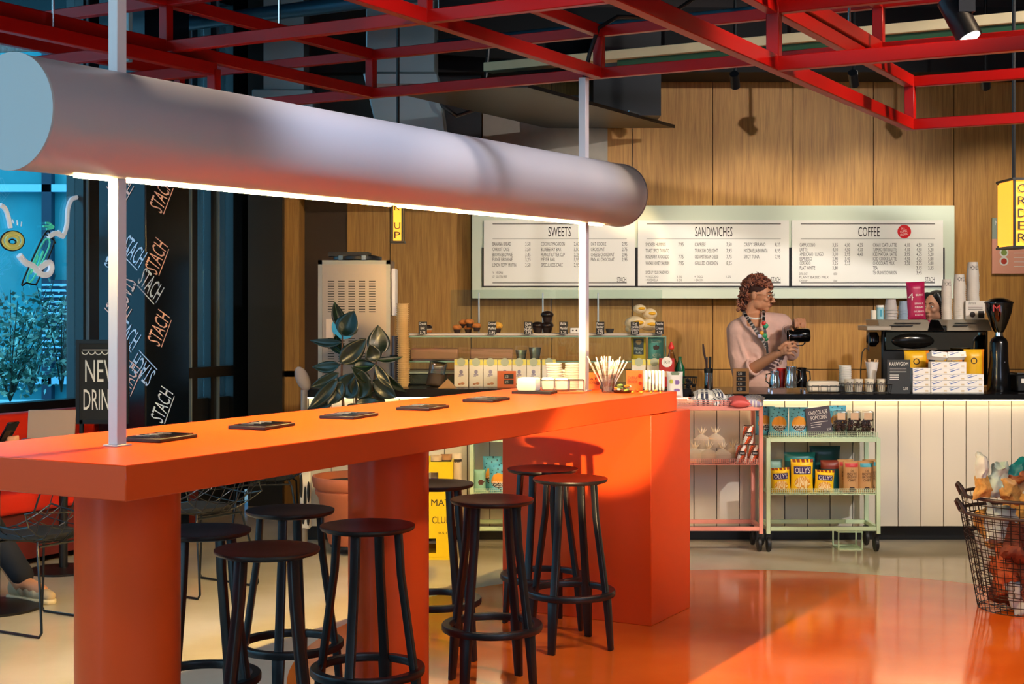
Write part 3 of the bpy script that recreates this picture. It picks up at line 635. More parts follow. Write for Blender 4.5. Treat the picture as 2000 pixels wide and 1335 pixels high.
# price cards on the glass
def card(px, rows, lab, py0=628, py1=653, w=16.5):
    Y = yc0-.03; p = at(px, (py0+py1)/2, Y); o = thing('price_card', lab, 'price card', (p.x, yc0+.012, p.z), 0, 'black price cards on the display case'); h_ = (py1-py0)/F*Y; w_ = w/F*Y
    MB().box((0, 0, 0), (w_, .006, h_)).build('card', cardb, o); t_ = MB()
    n = len(rows)
    for i, s_ in enumerate(rows): t_.text(s_, FM(0, -.0035, h_*(.34-.68*i/max(1, n-1))), h_*.22, min(w_*.85, w_*.17*len(s_)))
    t_.build('lettering', white, o, smooth=False); return o
card(825, ['Granola', 'BAR', '3,75'], 'black price card before the burger bun at the left shelf end')
card(961, ['Cornbread', 'Muffins', '3,95'], 'black price card before the yellow muffin')
card(1032, ['Dark', 'Choc', 'Muffin', '3,95'], 'black price card beside the tall chocolate muffins')
card(1101, ['Blik', 'Mandel', '3,25'], 'black price card left of the far lamp post')
card(1173, ['Peanut', 'butter', 'cup', '2,25'], 'black price card right of the far lamp post')
card(1241, ['Kef', 'vanilla', 'Donuts', '3,50'], 'black price card in front of the cream buns')
card(1289, ['Pistache', 'Cream', '4,25'], 'black price card at the right end of the glass case')
# pastries
mufw = mat('dark_wrapper', '2a1812', .6); mufc = mat('muffin_crust', 'b9702f', .7, bump=.6, bscale=60, var=.3, vscale=40); mufy = mat('muffin_yellow', 'e2a836', .7, bump=.6, bscale=70, var=.3, vscale=50); choc = mat('chocolate_cake', '1c0f0b', .35, bump=.4, bscale=60)
def muffin(x, y, z, top, lab, grp, s_=1, tulip=False):
    o = thing('muffin', lab, 'muffin', (x, y, z), 0, grp)
    MB().lathe([(.022*s_, 0), (.033*s_, .04*s_), (.03*s_, .04*s_)]+([] if not tulip else []), n=18).build('wrapper', mufw, o)
    if tulip:
        m = MB()
        for k_ in range(6): a = k_*pi/3; m.add([(.033*cos(a-.35), .033*sin(a-.35), .03), (.033*cos(a+.35), .033*sin(a+.35), .03), (.045*cos(a), .045*sin(a), .072)], [(0, 1, 2)])
        m.build('paper_petals', mufw, o)
    MB().ball((0, 0, .045*s_), (.039*s_, .039*s_, .024*s_), n=20).build('cake', top, o); return o
G = 'pastries along the top of the glass case'
for i, (px, dz, lab) in enumerate([(893, 0, 'brown muffin at the left of the heaped muffins'), (905, .035, 'brown muffin on top left of the heap'), (917, .04, 'brown muffin at the top right of the muffin heap'), (914, 0, 'brown muffin lower in the middle of the heap'), (931, .012, 'brown muffin at the right of the heap')]):
    muffin(at(px, 0, 9.96).x, 9.94+.05*(i % 2), TZ+dz, mufc, lab, G, .85)
muffin(at(970, 0, 9.96).x, 9.98, TZ, mufy, 'yellow cornbread muffin behind its price card', G, 1.1)
muffin(at(1050, 0, 9.98).x, 10.0, TZ, choc, 'dark chocolate muffin left of the stacked pair', G, 1.15, True)
muffin(at(1069, 0, 9.98).x, 10.0, TZ, choc, 'lower dark chocolate muffin of the stacked pair', G, 1.15, True)
muffin(at(1069, 0, 9.98).x, 10.0, TZ+.075, choc, 'upper dark chocolate muffin of the stacked pair', G, 1.15, True)
o = thing('burger_bun', 'small filled dark bun on the left end of the glass case', 'bun', (at(832, 0, 9.96).x, 9.96, TZ)); MB().lathe([(.03, 0), (.042, .012), (.036, .02)], n=20).build('base_bun', mufc, o); MB().ball((0, 0, .04), (.045, .045, .018), n=20).build('top_bun', choc, o); MB().lathe([(.04, .02), (.048, .026), (.04, .03)], n=20).build('filling', mat('cream_fill', 'e8d6b8', .6), o)
bunm = mat('sugar_bun', 'f0dcb4', .75, bump=.5, bscale=50, var=.12, vscale=18); cust = mat('custard', 'f3b61e', .35)
for i, (px, py, rx, rz, lab) in enumerate([(1240, 631, 20, 14, 'lower left sugared bun in the cream bun pile'), (1268, 634, 17, 12, 'lower right sugared bun in the cream bun pile'), (1249, 603, 13, 9, 'topmost bun with pale icing on the pile'), (1270, 613, 14, 11, 'upper right custard bun on the pile'), (1231, 642, 10, 8, 'small bun at the left foot of the cream bun pile')]):
    p = at(px, py, 9.98); o = thing('cream_bun', lab, 'bun', p, 0, 'cream buns piled behind the price cards'); o.location.y += .02*(i % 2); s_ = 9.98/F
    MB().ball((0, 0, 0), (rx*s_, rx*s_, rz*s_), n=24).build('bun', bunm, o); MB().ball((rx*s_*.2, -rx*s_*.7, rz*s_*.1), (rx*s_*.6, rx*s_*.45, rz*s_*.35), n=16).build('custard', cust, o)
o = thing('snack_tin', 'tiny white box on the glass case left of the far post', 'box', (at(1122, 0, 9.96).x, 9.96, TZ)); MB().box((0, 0, .018), (.062, .05, .036)).build('box', paperw, o, bevel=.002); MB().cyl((-.012, -.026, .018), (-.012, -.027, .018), .006, n=10).cyl((.012, -.026, .018), (.012, -.027, .018), .006, n=10).build('print', ink, o)
tag(MB().lathe([(.022, 0), (.031, .03), (.029, .03), (.02, .003)], c=(0, 0, 0), n=20).build('black_dish', mat('dish_grey', '3a3a3c', .4)), 'small dark dish on the glass case right of the far post', 'dish').location = (at(1191, 0, 9.96).x, 9.96, TZ)
# ----- generic packets -----
def pouch(name, M, w_, h_, d_, mats, pic, texts=(), lab='', cat='bag', grp=None, seal=.06, n=(14, 18), seed=0, crum=0, taper=0):
    rnd = random.Random(seed); nx, ny = n; wob = [rnd.uniform(-.5, .5) for _ in range(8)]
    def surf(x, y):
        u = min(1, abs(2*x/w_)); v_ = (y+h_/2)/h_; k_ = max(0, 1-u**3.0)
        t = min(1, max(0, (1-v_)/seal/2.5)); bt_ = min(1, (v_+.02)/.1)
        return d_/2*k_*(t**.6)*(bt_**.5)+.001+.0025*(wob[0]*sin(9*u+4*v_)+wob[1]*sin(13*v_+wob[2]*6+5*x/w_))*k_*t
    m = MB(); vs = []; fs = []; ms = []
    for side in (1, -1):
        for j in range(ny+1):
            for i in range(nx+1):
                x = -w_/2+w_*i/nx; y = -h_/2+h_*j/ny; pin = 1-.05*sin(pi*min(1, max(0, j/ny)))+.02*(j in (0, ny))
                vs.append((x*pin*(1-taper*(j/ny)), y, side*surf(x, y)))
    if crum:
        from mathutils import noise
        vs = [tuple(Vector(p)+noise.noise_vector(Vector(p)*22+Vector((seed*3.1, 0, 0)))*crum+noise.noise_vector(Vector(p)*55+Vector((seed*1.7, 4, 0)))*crum*.4) for p in vs]
    q = (nx+1)*(ny+1)
    for side in (0, 1):
        for j in range(ny):
            for i in range(nx):
                a = side*q+j*(nx+1)+i; f = (a, a+1, a+nx+2, a+nx+1); fs.append(f if side == 0 else f[::-1]); ms.append(pic((i+.5)/nx, (j+.5)/ny))
    for j in range(ny):
        for i in (0, nx): a = j*(nx+1)+i; f = (a, a+nx+1, a+nx+1+q, a+q); fs.append(f); ms.append(pic((i+.01)/nx, (j+.5)/ny))
    for j in (0, ny):
        for i in range(nx): a = j*(nx+1)+i; fs.append((a, a+1, a+1+q, a+q)); ms.append(pic((i+.5)/nx, j/ny))
    m.add(vs, fs, ms, None); loc = M.to_translation(); Rm = M.to_quaternion().to_matrix().to_4x4()
    root = thing(name, lab, cat, loc, 0, grp); root.rotation_mode = 'QUATERNION'; root.rotation_quaternion = M.to_quaternion()
    m.build('packet', mats, root, ang=60)
    if texts:
        t_ = MB(); used = []
        for (s_, cx, cy, hh, ww, mm) in texts:
            t_.text(s_, Matrix.Translation((cx, cy, 0)), hh, ww, 'C', mm, fn=lambda x, y, cx=cx, cy=cy: surf(x+cx, y+cy)+.0022)
        t_.build('lettering', mats, root, smooth=False)
    return root
def blob(u, v, cu, cv, ru, rv): return ((u-cu)/ru)**2+((v-cv)/rv)**2 < 1
BASEP = lambda px, Y, z, h_, **k: FM(at(px, 0, Y).x, Y, z+h_/2, **k)
# coffee bags in the case (on the middle shelf)
sy = 9.94
pouch('coffee_bag', BASEP(1247, sy, zm+.005, .165, pitch=-.02), .105, .165, .04, [yellow, mat('slate_label', '3c4654', .5), white, kraft], lambda u, v: (3 if blob(u, v, .5, .78, .2, .1) else 1) if .15 < u < .85 and .27 < v < .93 else 0, [('Melange', 0, .0, .022, .06, 2), ('Koffie', 0, -.028, .014, .04, 2)], 'yellow bag with dark label inside the glass case', 'bag', 'bags in the right end of the display case', n=(20, 24))
pouch('coffee_bag', BASEP(1281, sy, zm+.005, .165), .11, .165, .04, [mat('aqua_print', '6fb9b4', .5), mat('brown_print', '5b3228', .5), white], lambda u, v: 1 if blob(u, v, .5, .55, .22, .1) else 0, [('GEZOUTEN', 0, .05, .016, .07, 2), ('NOTEN', 0, -.045, .022, .06, 2)], 'aqua bag of nuts inside the right end of the display case', 'bag', 'bags in the right end of the display case', n=(20, 24))
# white clear tub lids and cups hung behind glass
tag(MB().lathe([(.03, 0), (.045, .09), (.043, .09), (.028, .004)], n=24).build('glass_beaker', glass('frosted', 'e8efe8', .35, .3)), 'clear beaker inside the case left of the far post', 'beaker').location = (at(1045, 0, 9.97).x, 9.97, zm+.005)
tag(MB().lathe([(.028, 0), (.04, .07), (.038, .07), (.026, .004)], n=24).build('glass_beaker', glass('frosted', 'e8efe8', .35, .3)), 'smaller clear beaker inside the case beside the taller one', 'beaker').location = (at(1018, 0, 9.97).x, 9.97, zm+.005)
for i, (px, w_, lab) in enumerate(((848, .33, 'kraft covered slab on the left of the middle glass shelf'), (960, .3, 'second kraft covered slab on the middle glass shelf'))):
    o = thing('cake_slab', lab, 'cake', (at(px, 0, 9.99).x, 10.0, zm+.0045)); MB().box((0, 0, .004), (w_+.03, .17, .008)).build('tray', chrome, o); MB().box((0, 0, .045), (w_, .13, .075)).build('slab', mat('pinkish_cake', 'cf9370', .7, bump=.2, var=.1), o, bevel=.008)
# tea boxes in a row in front of the case
G = 'white and yellow tea boxes in a row before the display case'
tbx = thing('tea_box', 'x', 'box', (0, 0, 0), 0, G); bw_, bh_ = 27/F*9.72, 53/F*9.72
MB().box((0, 0, bh_/2), (bw_, .06, bh_)).build('carton', mat('tea_carton', 'f3ead8', .6), tbx, bevel=.001)
MB().box((0, -.0305, bh_-.02), (bw_*.98, .001, .038)).build('yellow_band', mat('soft_yellow', 'f0e06a', .6), tbx)
m = MB(); m.cyl((0, -.031, bh_-.018), (0, -.0325, bh_-.018), .028, n=24); m.build('round_logo', mat('logo_soft', 'b9c0a0', .6), tbx)
m = MB(); m.ball((.0, -.031, .1), (.012, .001, .014), n=12).box((0, -.031, .08), (.03, .001, .008)).box((-.01, -.031, .07), (.02, .001, .004)).build('drawing', mat('drawing_mauve', '9c92a6', .6), tbx)
m = MB(); m.ball((.01, -.031, .022), (.014, .001, .008), n=10).ball((-.012, -.031, .018), (.01, .001, .007), n=10).build('leaf_print', mat('leaf_print', 'c78a62', .6), tbx)
tl = [901, 930, 958, 986, 1014, 1042, 1072, 1247, 1277]
nm = ['first from the left', 'second from the left', 'third from the left, left of the orange price holder', 'fourth from the left, behind the orange price holder', 'fifth from the left', 'sixth from the left', 'seventh from the left, behind the white napkins', 'left of the pair behind the orange tent card', 'right of the pair beside the red card']
for i, px in enumerate(tl):
    l = (at(px, 0, 9.72).x, 9.72, CL); lab = 'white tea box with yellow band, '+nm[i]
    if i == 0: tbx.location = l; tbx['label'] = lab
    else: copy_tree(tbx, l, 0, lab, G)
o = thing('price_holder', 'orange price holder with two black cards before the tea boxes', 'price holder', (at(991, 0, 9.6).x, 9.6, CL)); MB().box((-.005, 0, .055), (.125, .03, .11)).build('holder', mat('orange_card', 'e8703a', .5), o); m = MB(); m.box((.01, -.016, .075), (.062, .002, .032)).box((.01, -.016, .038), (.062, .002, .032)).build('card', cardb, o); t_ = MB().text('3,50', FM(-.005, -.018, .075), .018, .022).text('4,95', FM(-.005, -.018, .038), .018, .022); t_.build('lettering', white, o, smooth=False)
tag(MB().prism([(-.06, 0), (.06, 0), (0, .06)], -.04, .04, M=Matrix.Rotation(pi/2, 4, 'X')).build('kraft_pyramid', kraft), 'small kraft paper pyramid on the counter left of the tea boxes', 'box').location = (at(874, 0, 9.55).x, 9.55, CL)
pouch('clear_bag', BASEP(853, 9.72, CL, .17, roll=-.15), .12, .17, .07, [glass('cellophane', 'f0ece4', .2, .15), mat('dark_nuts', '4a3a2c', .6, bump=.6)], lambda u, v: 1 if v < .5 else 0, (), 'clear bag of dark nuts leaning left of the tea boxes', 'bag')
o = thing('steel_tray', 'low steel tray on the counter under the glass case', 'tray', (at(850, 0, 9.95).x, 9.98, CL)); MB().box((0, 0, .04), (.38, .2, .08)).build('tray_body', mat('dark_tray', '2e302e', .4), o, bevel=.01); MB().box((0, -.0, .085), (.4, .22, .012)).build('tray_rim', paperw, o)
# ================= things on the far end of the bar table =================
def onbar(px, py): Y = (H0-TT)*F/(py-HY); p = at(px, py, Y); return Vector((p.x, p.y, TT))
p = onbar(1044, 768); o = thing('napkin_dispenser', 'white napkin pack on a black tray left of the wire caddy', 'napkins', p, AZ*.6); MB().box((0, 0, .006), (.2, .12, .012)).build('tray', black, o); MB().box((-.03, .0, .045), (.1, .09, .066)).build('napkin_pack', paperw, o, bevel=.012, seg=2)
p = onbar(1097, 766); cad = thing('wire_caddy', 'chrome wire caddy holding napkins and paper cups by the far lamp post', 'caddy', p, .0); m = MB()
for z in (.012, .062): m.tube([(-.11, -.05, z), (.11, -.05, z), (.11, .05, z), (-.11, .05, z)], .002, 6, closed=True)
for x in (-.11, -.037, .037, .11):
    for y in (-.05, .05): m.cyl((x, y, .002), (x, y, .064), .002, n=6)
m.build('wire_frame', chrome, cad); m = MB()
m.box((0, 0, .004), (.23, .11, .004)).build('base', mat('copper_base', 'c9713f', .4), cad)
for i, (x, lab) in enumerate(((-.07, 'left white napkin bundle inside the wire caddy'), (.0, 'middle white napkin bundle inside the wire caddy'))):
    o = tag(MB().box((0, 0, .038), (.062, .08, .06)).build('napkin_bundle', paperw, bevel=.01, seg=2), lab, 'napkins'); o.location = p+Vector((x, 0, .006))
G = 'white cup lids stacked above the caddy'
lid0 = MB().lathe([(.001, 0), (.04, 0), (.042, .004), (.042, .01), (.036, .012), (.001, .012)], n=28).build('cup_lid', white); tag(lid0, 'white cup lid in the stacks behind the wire caddy', 'cup lid', G)  # flat white cup lids, reused for every stack
n_ = 0
for sx_, cnt, tilt in ((1088, 11, -.05), (1117, 11, .03), (1103, 8, 0)):
    b_ = onbar(sx_, 762)+Vector((0, .1 if sx_ == 1103 else .06, 0))
    for i in range(cnt):
        l = b_+Vector((0+tilt*i*.03, 0, .001+i*.0125))
        if n_ == 0: lid0.location = l
        else: copy_tree(lid0, l)
        n_ += 1
p = onbar(1187, 766); o = thing('straw_glass', 'glass packed with striped paper straws right of the far post', 'straws', p); MB().lathe([(.03, .002), (.042, .09), (.04, .09), (.028, .006)], n=28).build('glass', glass('clear_glass2', 'f4f6f6', .12), o)
rnd = random.Random(5)
for i in range(34):
    a = rnd.uniform(0, 6.28); r_ = rnd.uniform(.2, 1); b_ = Vector((.018*cos(a)*r_, .018*sin(a)*r_, .008)); e = Vector((cos(a)*.105*r_, sin(a)*.06*r_, rnd.uniform(.15, .185)))
    m = MB(); N = 7
    for k in range(N): m.cyl(b_.lerp(e, k/N), b_.lerp(e, (k+1)/N), .0031, n=7, m=k % 2 if i % 3 else 0)
    m.build('straw', [paperw, mat('straw_print', rnd.choice(['d9b9a8', 'c9a890']), .6)], o)
def tent(px, py, w_, h_, lines, lab, col='f2651f'):
    p = onbar(px, py); o = thing('tent_card', lab, 'card', p); MB().hexa([(-w_/2, -.02, 0), (w_/2, -.02, 0), (w_/2, .02, 0), (-w_/2, .02, 0), (-w_/2, -.003, h_), (w_/2, -.003, h_), (w_/2, .003, h_), (-w_/2, .003, h_)]).build('card', mat('orange_tent', col, .5), o)
    t_ = MB(); pt = math.atan2(.017, h_)
    for i, s_ in enumerate(lines): t_.text(s_, FM(-.01, -.0125+(.008-i*.006)*-.4, h_*.62-i*.02, pitch=-pt) @ Matrix.Translation((0, 0, .003)), .015, .05)
    t_.build('lettering', ink, o, smooth=False); m = MB(); m.cyl((w_*.33, -.012, h_*.75), (w_*.33, -.0155, h_*.75), .009, n=10).cyl((w_*.33, -.018, h_*.35), (w_*.33, -.0195, h_*.35), .009, n=10).build('stamp', mat('stamp_red', 'b3331a', .5), o)
tent(1160, 759, .06, .085, ['EAT', 'MORE'], 'orange tent card between the far post and the straws'); tent(1239, 761, .085, .1, ['EXTRA', 'CRUNCHY'], 'orange tent card right of the straws')
p = onbar(1216, 767); o = thing('sweets_dish', 'shallow dish of wrapped sweets and sachets at the table end', 'dish', p); MB().lathe([(.04, 0), (.055, .012), (.052, .012), (.038, .003)], n=24).build('dish', glass('clear_glass2', 'f4f6f6', .12), o)
for i in range(7): MB().box((0, 0, 0), (.03, .018, .01), M=Matrix.Translation((rnd.uniform(-.03, .03), rnd.uniform(-.03, .03), .014+.004*i)) @ Euler((rnd.uniform(-.4, .4), rnd.uniform(-.4, .4), rnd.uniform(0, 3))).to_matrix().to_4x4()).build('sachet', [mat('sachet_green', '8fae5a', .5), mat('sachet_white', 'e8e6da', .5), mat('sachet_amber', 'd98a2a', .4)][i % 3], o, bevel=.003)
G = 'amber wrapped sweets lying on the orange table end'
for i in range(7):
    pq = onbar(1236+i*9, 768-(i % 2)*3); o = thing('wrapped_sweet', 'small amber wrapped sweet lying on the table beside the sweets dish', 'sweet', pq+Vector((0, 0, .006)), i*1.3, G); MB().ball((0, 0, 0), (.009, .006, .006), n=10).build('sweet', mat('amber_sweet', 'e0912c', .25), o); MB().add([(.008, 0, 0), (.016, .006, 0), (.016, -.006, .002)], [(0, 1, 2)]).add([(-.008, 0, 0), (-.016, .006, 0), (-.016, -.006, .002)], [(0, 1, 2)]).build('wrapper_end', mat('amber_wrap', 'f0c070', .3), o, smooth=False)
p = onbar(1278, 764); o = thing('sugar_holder', 'clear holder with white sugar sachets near the table corner', 'holder', p); MB().box((0, 0, .004), (.12, .07, .006)).build('base', glass('clear_glass2', 'f4f6f6', .12), o)
for i in range(6): MB().box((-.042+i*.017, 0, .056), (.012, .06, .1)).build('sachet_row', paperw, o, bevel=.003)
MB().cyl((-.03, -.031, .07), (-.03, -.033, .07), .006, n=10).build('print', mat('dk_green', '2d4a3a', .5), o)

# ================= right part of the counter =================
def onc(px, Y=9.62, z=CT): return Vector((at(px, 0, Y).x, Y, z))
o = thing('recipe_box', 'red and white recipe card box standing behind the table corner', 'box', onc(1302, 9.62, CL)); MB().box((0, 0, .1), (.1, .03, .19)).build('box', mat('deep_red', 'b51f1c', .5), o); m = MB().cyl((0, -.0155, .17), (0, -.017, .17), .035, n=24).build('white_disc', white, o); MB().ball((0, -.016, .09), (.03, .002, .02), n=14).build('picture', mat('bread_pic', 'd9a478', .6), o); MB().text('TASTY', FM(0, -.0175, .17), .02, .045).build('lettering', ink, m, smooth=False)
o = thing('soap_bottle', 'clear squeeze bottle with red cap behind the red card box', 'bottle', onc(1311, 9.8, CL)); MB().lathe([(.035, 0), (.042, .02), (.042, .15), (.015, .235), (.012, .25)], n=24).build('bottle', glass('amber_clear', 'f2d8b0', .12), o); MB().lathe([(.016, .25), (.02, .255), (.02, .27), (.01, .285), (.006, .3)], n=18).build('cap', mat('cap_red', 'e0241c', .4), o)
o = thing('green_bottle', 'dark green bottle behind the soap bottle at the case end', 'bottle', onc(1328, 9.8, CL)); MB().lathe([(.03, 0), (.034, .01), (.034, .12), (.012, .17), (.012, .2)], n=20).build('bottle', mat('bottle_green', '0f5a38', .2), o)
pouch('tea_pouch', FMp(onc(1318, 9.3, .955)+Vector((0, 0, .1))), .105, .165, .05, [paperw, mat('mauve_print', '8a6ab0', .5), mat('lime', 'c9d050', .5), mat('logo_grey', '8a9a80', .6)], lambda u, v: 1 if blob(u, v, .62, .58, .14, .1) or blob(u, v, .6, .28, .2, .05) else (2 if blob(u, v, .25, .62, .12, .08) else (3 if blob(u, v, .5, .93, .3, .07) else 0)), (), 'white pouch with mauve balloon print on the pink trolley', 'bag', n=(22, 30))
o = thing('wire_basket', 'small black wire basket of dark capsules on the counter', 'basket', onc(1346, 9.62)); m = MB()
for z, r_ in ((0, .04), (.05, .047), (.1, .055)): m.tube([(r_*1.0*cos(a*pi/12), r_*cos(0)*sin(a*pi/12), z+.003) for a in range(24)], .0025, 6, closed=True)
for i in range(20): a = i*pi/10; m.cyl((.04*cos(a), .04*sin(a), .003), (.055*cos(a), .055*sin(a), .103), .0014, n=5)
m.build('wires', black, o)
for i in range(12): MB().ball((rnd.uniform(-.028, .028), rnd.uniform(-.028, .028), .016+.006*i), .013, n=10).build('capsule', mat('capsule', ['1c1c1e', '3a3a3c', '5a5a5c'][i % 3], .3), o)
o = thing('utensil_pot', 'steel pot holding two black handled tools on the counter', 'pot', onc(1384, 9.75)); MB().lathe([(.03, 0), (.03, .125), (.0285, .125), (.0285, .01)], n=24).build('pot', chrome, o); MB().lathe([(.031, .125), (.031, .155), (.028, .155)], n=24, cap=False).build('rim', black, o)
MB().tube([(-.005, 0, .05), (-.018, 0, .2), (-.033, 0, .27), (-.038, 0, .32)], [.006, .006, .008, .006], 8).build('spoon_handle', mat('brown_handle', '3a1c14', .4), o); MB().cyl((.008, .005, .05), (.012, .005, .235), .009, n=10).build('tool_handle', black, o); MB().cyl((-.012, .008, .05), (-.01, .008, .23), .007, n=10).build('tool_handle', chrome, o)
o = thing('price_holder', 'kraft stand with black price cards left of the barista', 'price holder', onc(1447, 9.55)+Vector((0, 0, -.006))); MB().box((0, 0, .085), (.105, .02, .168)).build('stand', kraft, o)
m = MB(); [m.box((0, -.0115, .135-i*.034), (.062, .003, .03)) for i in range(4)]; m.build('card', cardb, o); t_ = MB(); [t_.text(s_, FM(-.008, -.0135, .135-i*.034), .016, .026) for i, s_ in enumerate(['2,00', '3,50', '4,50', '4,50'])]; t_.build('lettering', white, o, smooth=False)
# pitchers on a glass tray
o = thing('glass_tray', 'glass tray on the counter carrying the milk pitchers', 'tray', onc(1536, 9.68)); MB().box((0, 0, .028), (.25, .14, .006)).build('plate', gl, o); m = MB(); [m.box((x, y, .0125), (.012, .012, .025)) for x in (-.11, .11) for y in (-.055, .055)]; m.build('foot', chrome, o)
def pitcher(px, Y, h_, r_, m_, lab, z=.031, hs=1):
    o = thing('milk_pitcher', lab, 'pitcher', onc(px, Y)+Vector((0, 0, z)), 0, 'milk pitchers on the glass tray'); MB().lathe([(r_, 0), (r_*1.02, .01), (r_*.98, h_*.45), (r_*.78, h_*.75), (r_*.85, h_), (r_*.8, h_), (r_*.74, h_*.75), (r_*.92, .01)], n=32).build('body', m_, o)
    MB().tube([(hs*r_*.8, 0, h_*.85), (hs*r_*1.5, 0, h_*.8), (hs*r_*1.6, 0, h_*.4), (hs*r_*.95, 0, h_*.2)], .005, 8).build('handle', black if m_ is not chrome else chrome, o); return o
pitcher(1513, 9.66, .11, .037, chrome, 'low steel milk pitcher at the left of the glass tray', hs=-1); pitcher(1545, 9.66, .14, .043, chrome, 'taller steel milk pitcher in the middle of the tray'); pitcher(1566, 9.72, .13, .036, blackg, 'black milk pitcher at the right end of the tray')
pitcher(1526, 9.74, .125, .037, mat('pitcher_red', 'c8201a', .3), 'red milk pitcher behind the two steel ones', hs=-1)
o = thing('napkin_rack', 'wire rack of folded cream napkins right of the pitchers', 'napkins', onc(1607, 9.6)); MB().box((0, 0, .042), (.205, .09, .07)).build('napkins', mat('napkin_cream', 'e9dcc8', .8, bump=.4, bscale=30), o, bevel=.01); m = MB()
for z in (.006, .045): m.tube([(-.108, -.05, z), (.108, -.05, z), (.108, .05, z), (-.108, .05, z)], .002, 6, closed=True)
for x in (-.06, 0, .06): m.tube([(x-.022, -.05, .005), (x-.022, -.052, .05), (x+.022, -.052, .05), (x+.022, -.05, .005)], .0018, 6)
m.build('wire_frame', chrome, o)
cb = thing('cup_basket', 'black wire basket holding paper cups of stirrers', 'basket', onc(1687, 9.6)); m = MB()
for z, k in ((.004, 1), (.06, 1.06)): m.tube([(-.165*k, -.06*k, z), (.165*k, -.06*k, z), (.165*k, .06*k, z), (-.165*k, .06*k, z)], .0028, 6, closed=True)
for i in range(26): x = -.165+.33*i/25; m.cyl((x, -.06, .004), (x*1.06, -.0636, .06), .0014, n=5); m.cyl((x, .06, .004), (x*1.06, .0636, .06), .0014, n=5)
m.build('wires', black, cb); MB().box((0, 0, .003), (.32, .115, .004)).build('floor_plate', black, cb)
cupm = mat('cup_paper', 'eee3cf', .6)
def papercup(name, loc, lab, grp, r0=.026, r1=.036, h_=.085, txt='STACH', flip=False, cm=None):
    o = thing(name, lab, 'cup', loc, 0, grp); pr = [(r0, 0), (r1, h_-.004), (r1+.002, h_-.003), (r1+.002, h_), (r1-.002, h_), (r0-.002, .004)]
    if flip: pr = [(r1+.002, 0), (r1+.002, .003), (r1, .004), (r0, h_), (.001, h_)]
    MB().lathe(pr, n=28, cap=flip).build('cup_body', cm or cupm, o)
    if txt:
        t_ = MB(); zc = h_*.6; rr = (lambda z: (r1+(r0-r1)*z/h_) if flip else (r0+(r1-r0)*z/h_))
        vs, fs, W_ = glyphs(txt); kx = 1.5/W_; pts = []
        for x, y in vs:
            a = (x*kx-.75); y2 = (y*.03/.7-.015)
            if flip: a = -a; y2 = -y2
            z = zc+y2; r_ = rr(z)+.0008; pts.append((r_*sin(a), -r_*cos(a), z))
        t_.add(pts, fs); t_.build('lettering', ink, o, smooth=False)
    return o
for i, px in enumerate((1658, 1676, 1698, 1722)):
    c_ = papercup('stirrer_cup', onc(px, 9.6)+Vector((0, 0, .006)), ['leftmost cream paper cup in the black wire basket', 'second cream paper cup in the black wire basket', 'third cream paper cup in the black wire basket', 'right end cream paper cup in the wire basket'][i], 'paper cups in the black wire basket', .024, .031, .085)
m = MB()
G = 'white cup lids in the leaning stack left of the wire basket'
for i in range(14):
    t_ = i*.0125; l = onc(1647, 9.74)+Vector((.012*sin(i*.25)+(.0 if i < 7 else (i-7)*.002), 0, .002+t_)); c_ = copy_tree(lid0, l, label='white cup lid in the leaning tower behind the cup basket', group=G)
o = thing('stirrer_bag', 'open clear bag of wooden stirrers above the cup basket', 'bag', onc(1703, 9.72)); MB().lathe([(.025, 0), (.03, .12), (.045, .2), (.043, .2), (.028, .12)], n=14, cap=False).build('bag', mat('crinkled_white', 'e9e4e0', .35, bump=.8, bscale=50), o)
for i in range(10): MB().box((0, 0, .12), (.006, .002, .2), M=Matrix.Rotation(rnd.uniform(-.2, .2), 4, 'Y') @ Matrix.Translation((rnd.uniform(-.015, .015), rnd.uniform(-.015, .015), 0))).build('stirrer', mat('stirrer_wood', 'd8b48a', .7), o)
o = thing('bent_hook', 'thin black bent metal hook rising behind the cup basket', 'hook', onc(1684, 9.85)); MB().tube([(-.01, 0, .0), (-.01, 0, .15), (.0, 0, .26), (.02, 0, .29), (.04, 0, .285)], .004, 8).build('rod', black, o)
# menu card and gum boxes
o = thing('counter_sign', 'black KAUWGOM sign card standing before the coffee machine', 'sign', onc(1755, 9.55)+Vector((0, 0, 0))); cm_ = mat('chalk_card', '2c3034', .6); MB().box((0, .0, .111), (.153, .012, .222)).build('card', cm_, o); t_ = MB(); t_.text('KAUWGOM', FM(0, -.0075, .195), .024, .125)
for i in range(3): t_.box((-.005, -.0068, .165-i*.012), (.11, .001, .003))
for i in range(3): t_.box((-.03, -.0068, .12-i*.014), (.06, .001, .004))
t_.text('2,50', FM(.045, -.0075, .03), .016, .03); t_.build('lettering', white, o, smooth=False)
G = 'white gum cartons stacked before the coffee machine'
gb = thing('gum_box', 'x', 'box', (0, 0, 0), 0, G); MB().box((0, 0, .0205), (.118, .07, .04)).build('carton', paperw, gb, bevel=.001)
m = MB(); m.add([(-.05, -.0355, .02), (.01, -.0355, .036), (.015, -.0355, .034), (-.045, -.0355, .014)], [(0, 1, 2, 3)]).add([(-.055, -.0355, .03), (-.02, -.0355, .038), (-.02, -.0355, .036), (-.055, -.0355, .026)], [(0, 1, 2, 3)]); m.build('blue_stripes', mat('gum_blue', '5b78b8', .5), gb, smooth=False)
MB().box((.035, -.0355, .012), (.02, .001, .01)).build('print', mat('pale_tan', 'd9c4a0', .6), gb)
col_n = ['left', 'second', 'third', 'right']; k = 0
